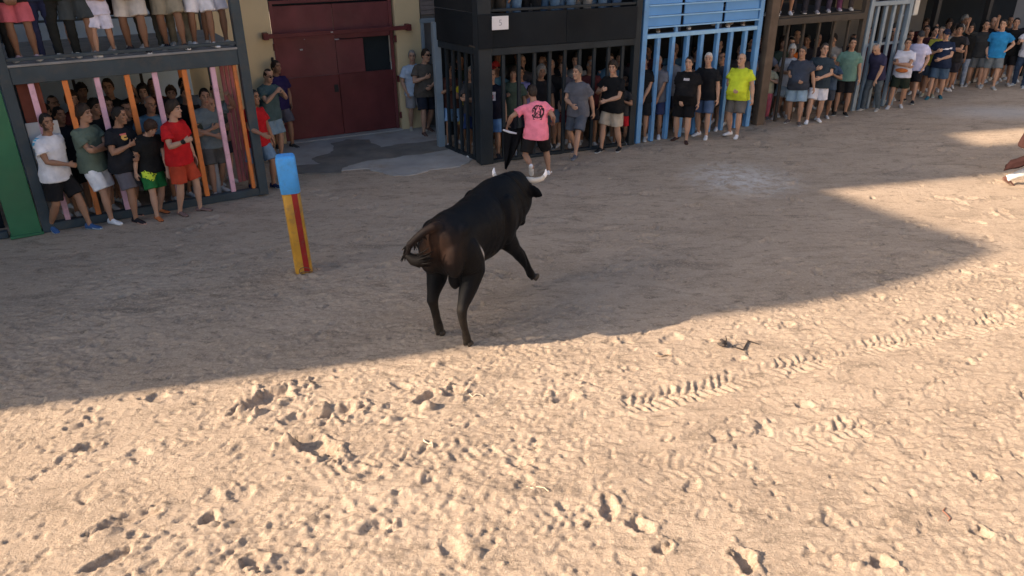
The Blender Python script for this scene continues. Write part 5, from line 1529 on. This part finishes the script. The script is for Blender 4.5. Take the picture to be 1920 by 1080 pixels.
# horns
def scaled(me_):
    set_co(me_, get_co(me_) * np.array(BS)); return me_
horn_m = surf("horn", (.50, .47, .43), rough=.4, var=.15, scale=9)
horn_tip = surf("horn_tip", (.78, .77, .80), rough=.35, var=.06)
for s in (-1, 1):
    g = Geo(); y0 = -.175; hs = .79
    P_ = lambda x_, w_, z_: (1.74 + x_ * hs, y0 + s * w_ * hs, 1.255 + z_ * hs - (s * w_ * .10 if s > 0 else 0))
    g.tube([P_(0, .07, .0), P_(.01, .17, .015), P_(.03, .28, .015), P_(.07, .365, .035), P_(.11, .405, .08)], [.040, .036, .031, .027, .022], 12, ref=(0, 0, 1))
    h_ = obj("horn", scaled(g.mesh("horn")), horn_m, bull)
    g = Geo()
    g.tube([P_(.10, .397, .068), P_(.115, .41, .10), P_(.125, .412, .13), P_(.13, .407, .155)], [.0235, .021, .015, .007], 12, ref=(0, 1, 0))
    obj("horn_tip", scaled(g.mesh("horn_tip")), horn_tip, h_)
for s in (-1, 1):
    g = Geo(); g.ellipsoid((1.905, -.185 + s * .112, 1.095), (.020, .012, .018), None, 10, 7)
    obj("eye", scaled(g.mesh("eye")), surf("bull_eye", (.015, .010, .008), rough=.1, spec=.6), bull)
    g = Geo(); g.ellipsoid((2.105, -.095 + s * .040, .745), (.014, .016, .014), None, 8, 6)
    obj("nostril", scaled(g.mesh("nostril")), surf("wet_nose", (.006, .005, .005), rough=.2, spec=.5), bull)
# hooves
hoof_m = surf("hoof", (.040, .032, .026), rough=.6, var=.3, dirt=.5)
def hoof(p, dr, up_):
    g = Geo(); p = Vector([a * b_ for a, b_ in zip(p, BS)]); dr = Vector(dr).normalized(); up_ = Vector(up_).normalized(); sd_ = up_.cross(dr)
    for s in (-1, 1):
        rs = []
        for f, w, l in ((0, .027, .062), (.5, .025, .055), (1.0, .020, .042)):
            t = np.arange(12) * 2 * math.pi / 12
            rs.append(np.array([p + sd_ * (s * .027 + math.cos(a) * w) + dr * (.02 * (1 - f) + math.sin(a) * l) + up_ * (f * .07 - .0) for a in t]))
        g.loft(rs)
    obj("hoof", g.mesh("hoof"), hoof_m, bull)
hoof((.058 + .035, .195, .0), (1, 0, 0), (-.2, 0, 1)); hoof((-.075 + .035, -.185, .0), (1, 0, 0), (-.2, 0, 1))
hoof((1.755, -.395, .105), (.55, -.05, .35), (-.65, .1, .75)); hoof((.935, .10, .29), (-.4, 0, -.8), (.8, 0, .5))
# switch of the tail: a bundle of tapering strands
g = Geo(); random.seed(4)
end = [Vector(p) for p in ((-.48, .245, 1.06), (-.477, .20, 1.025), (-.47, .14, 1.015), (-.46, .08, 1.03), (-.45, .03, 1.05))]
g.tube(end, [.034, .050, .056, .044, .016], 10, ref=(0, 0, 1))
for k in range(40):
    o_ = Vector((random.gauss(0, .016), random.gauss(0, .014), random.gauss(0, .022)))
    n_ = random.choice((3, 4, 5, 5))
    g.tube([end[i] + o_ * (.6 + .35 * i) for i in range(n_)], [.012, .012, .010, .007, .003][:n_ - 1] + [.003], 5, ref=(0, 0, 1))
for k in range(46):     # loose hair along the back of the tail
    i = random.choice((2, 3, 3, 4, 4, 5)); a = Vector(TAIL[i]); q = Vector((random.uniform(-.05, .02), random.uniform(-.02, .07), random.uniform(-.11, -.03)))
    g.tube([a, a + q * .5 + Vector((0, .012, .0)), a + q], [.016, .011, .003], 5, ref=(0, 0, 1))
obj("tail_switch", scaled(g.mesh("tail_switch")), surf("tail_hair", (.006, .0055, .006), rough=.6, spec=.08), bull)

# ================================================================== THE PAINTED POST
px_, py_ = ground_at(571, 511)
post = empty("painted_post", "leaning post painted yellow and red with a bright blue top", "post", (px_, py_, ground_z(px_, py_) - .02), math.radians(14))
post.rotation_euler = (math.radians(.6), math.radians(-1.6), math.radians(14))
def rounded(w, k=28, e=.42):
    t = np.arange(k) * 2 * math.pi / k
    return np.stack([np.sign(np.cos(t)) * np.abs(np.cos(t)) ** e * w, np.sign(np.sin(t)) * np.abs(np.sin(t)) ** e * w], 1)
def prism(levels):
    g = Geo(); rr = []
    for z_, w_ in levels:
        q = rounded(w_); rr.append(np.concatenate([q, np.full((len(q), 1), z_)], 1))
    g.loft(rr); return g
yel = surf("ochre_yellow_paint", (.52, .27, .035), rough=.5, var=.2, scale=5, dirt=.7, dscale=7, bump=.2, bscale=20)
redp = surf("deep_red_paint", (.30, .020, .018), rough=.5, var=.2, scale=5, dirt=.6, dscale=8)
bluep = surf("sky_blue_paint", (.075, .36, .82), rough=.55, var=.12, scale=6, dirt=.35, dscale=9, bump=.2, bscale=25)
g = prism([(-.15, .112), (.05, .112), (.45, .112), (.85, .111), (1.22, .111)])
obj("shaft", g.mesh("shaft"), yel, post)
g = Geo(); rr = []
for z_ in np.linspace(.07, 1.20, 14):
    x0, x1 = .008, .080
    rr.append(np.array([(x0, -.1145, z_), (x1, -.1145, z_), (x1, -.100, z_), (x0, -.100, z_)]))
g.loft(rr); obj("red_stripe", g.mesh("red_stripe", False), redp, post)
g = prism([(1.17, .117), (1.175, .121), (1.40, .122), (1.58, .122), (1.625, .117), (1.645, .104), (1.652, .08)])
obj("blue_top", g.mesh("blue_top"), bluep, post)
g = Geo()
for (cx, cz, ra, rb, ph) in ((.02, .10, .075, .050, 0), (.035, .06, .085, .03, .4)):
    t = np.linspace(0, 2 * math.pi * .93, 22)
    g.tube([(cx + math.cos(a + ph) * ra, -.125 - .012 * math.sin(a * 2), cz + math.sin(a + ph) * rb) for a in t], [.005] * 22, 5)
obj("wire_ring", g.mesh("wire_ring"), surf("rusty_wire", (.16, .11, .07)), post)
gl = Geo(); gl.tube([(-.115, -.05, .39), (-.165, -.06, .385)], [.006, .005], 6); obj("nail", gl.mesh("nail"), surf("pale_metal", (.5, .48, .46)), post)

# ================================================================== LITTER
def twig(px, py, length, ang, r_, rgb, label, bend=.02, n=5):
    x, y = ground_at(px, py); g = Geo(); pts = []
    for i in range(n):
        f = i / (n - 1) - .5
        xx, yy = f * length * math.cos(ang), f * length * math.sin(ang)
        xx += bend * math.sin(f * 7) * -math.sin(ang); yy += bend * math.sin(f * 7) * math.cos(ang)
        pts.append((xx, yy, ground_z(x + xx, y + yy) + r_ * 1.2))
    g.tube(pts, [r_ * .8, r_, r_, r_ * .9, r_ * .6][:n], 6)
    o = tag(obj("twig", g.mesh("twig"), surf("twig_bark", rgb), None, (x, y, 0)), label, "twig", "twigs lying on the sand")
twig(1398, 648, .30, .30, .009, (.05, .04, .035), "bent dark twig lying on sunlit sand right of the dark clump", .07)
twig(893, 741, .14, -.15, .007, (.60, .50, .38), "pale straw lying below the bull")
twig(803, 832, .13, -.75, .008, (.62, .52, .40), "pale straw left of centre on the sand")
twig(1008, 917, .20, -.45, .006, (.62, .50, .36), "long pale straw in the lower middle of the sand")
twig(1775, 965, .16, 1.3, .006, (.25, .12, .08), "thin reddish twig at lower right")
twig(1245, 668, .16, -.05, .008, (.30, .22, .15), "brown twig near the shadow edge")
x, y = ground_at(1358, 650); g = Geo(); random.seed(8)
for k in range(6):
    g.ellipsoid((random.gauss(0, .035), random.gauss(0, .025), .025 + .015 * k * random.random()), (.05, .022, .014), Rz(random.uniform(0, 3)) @ Rx(random.uniform(-.6, .6)), 8, 5)
g.tube([(0, 0, .02), (.02, .02, .08), (.01, .03, .13)], [.012, .010, .006], 6)
tag(obj("leaf_clump", remesh(g, "leaf_clump", .007, .6, 1), surf("dead_leaf", (.055, .045, .04), var=.4), None, (x, y, ground_z(x, y))), "dark clump of dead leaves on the sunlit sand", "leaves")
print("PEOPLE", len(people), "TRIS", sum(len(o.data.polygons) for o in scene.objects if o.type == 'MESH'))
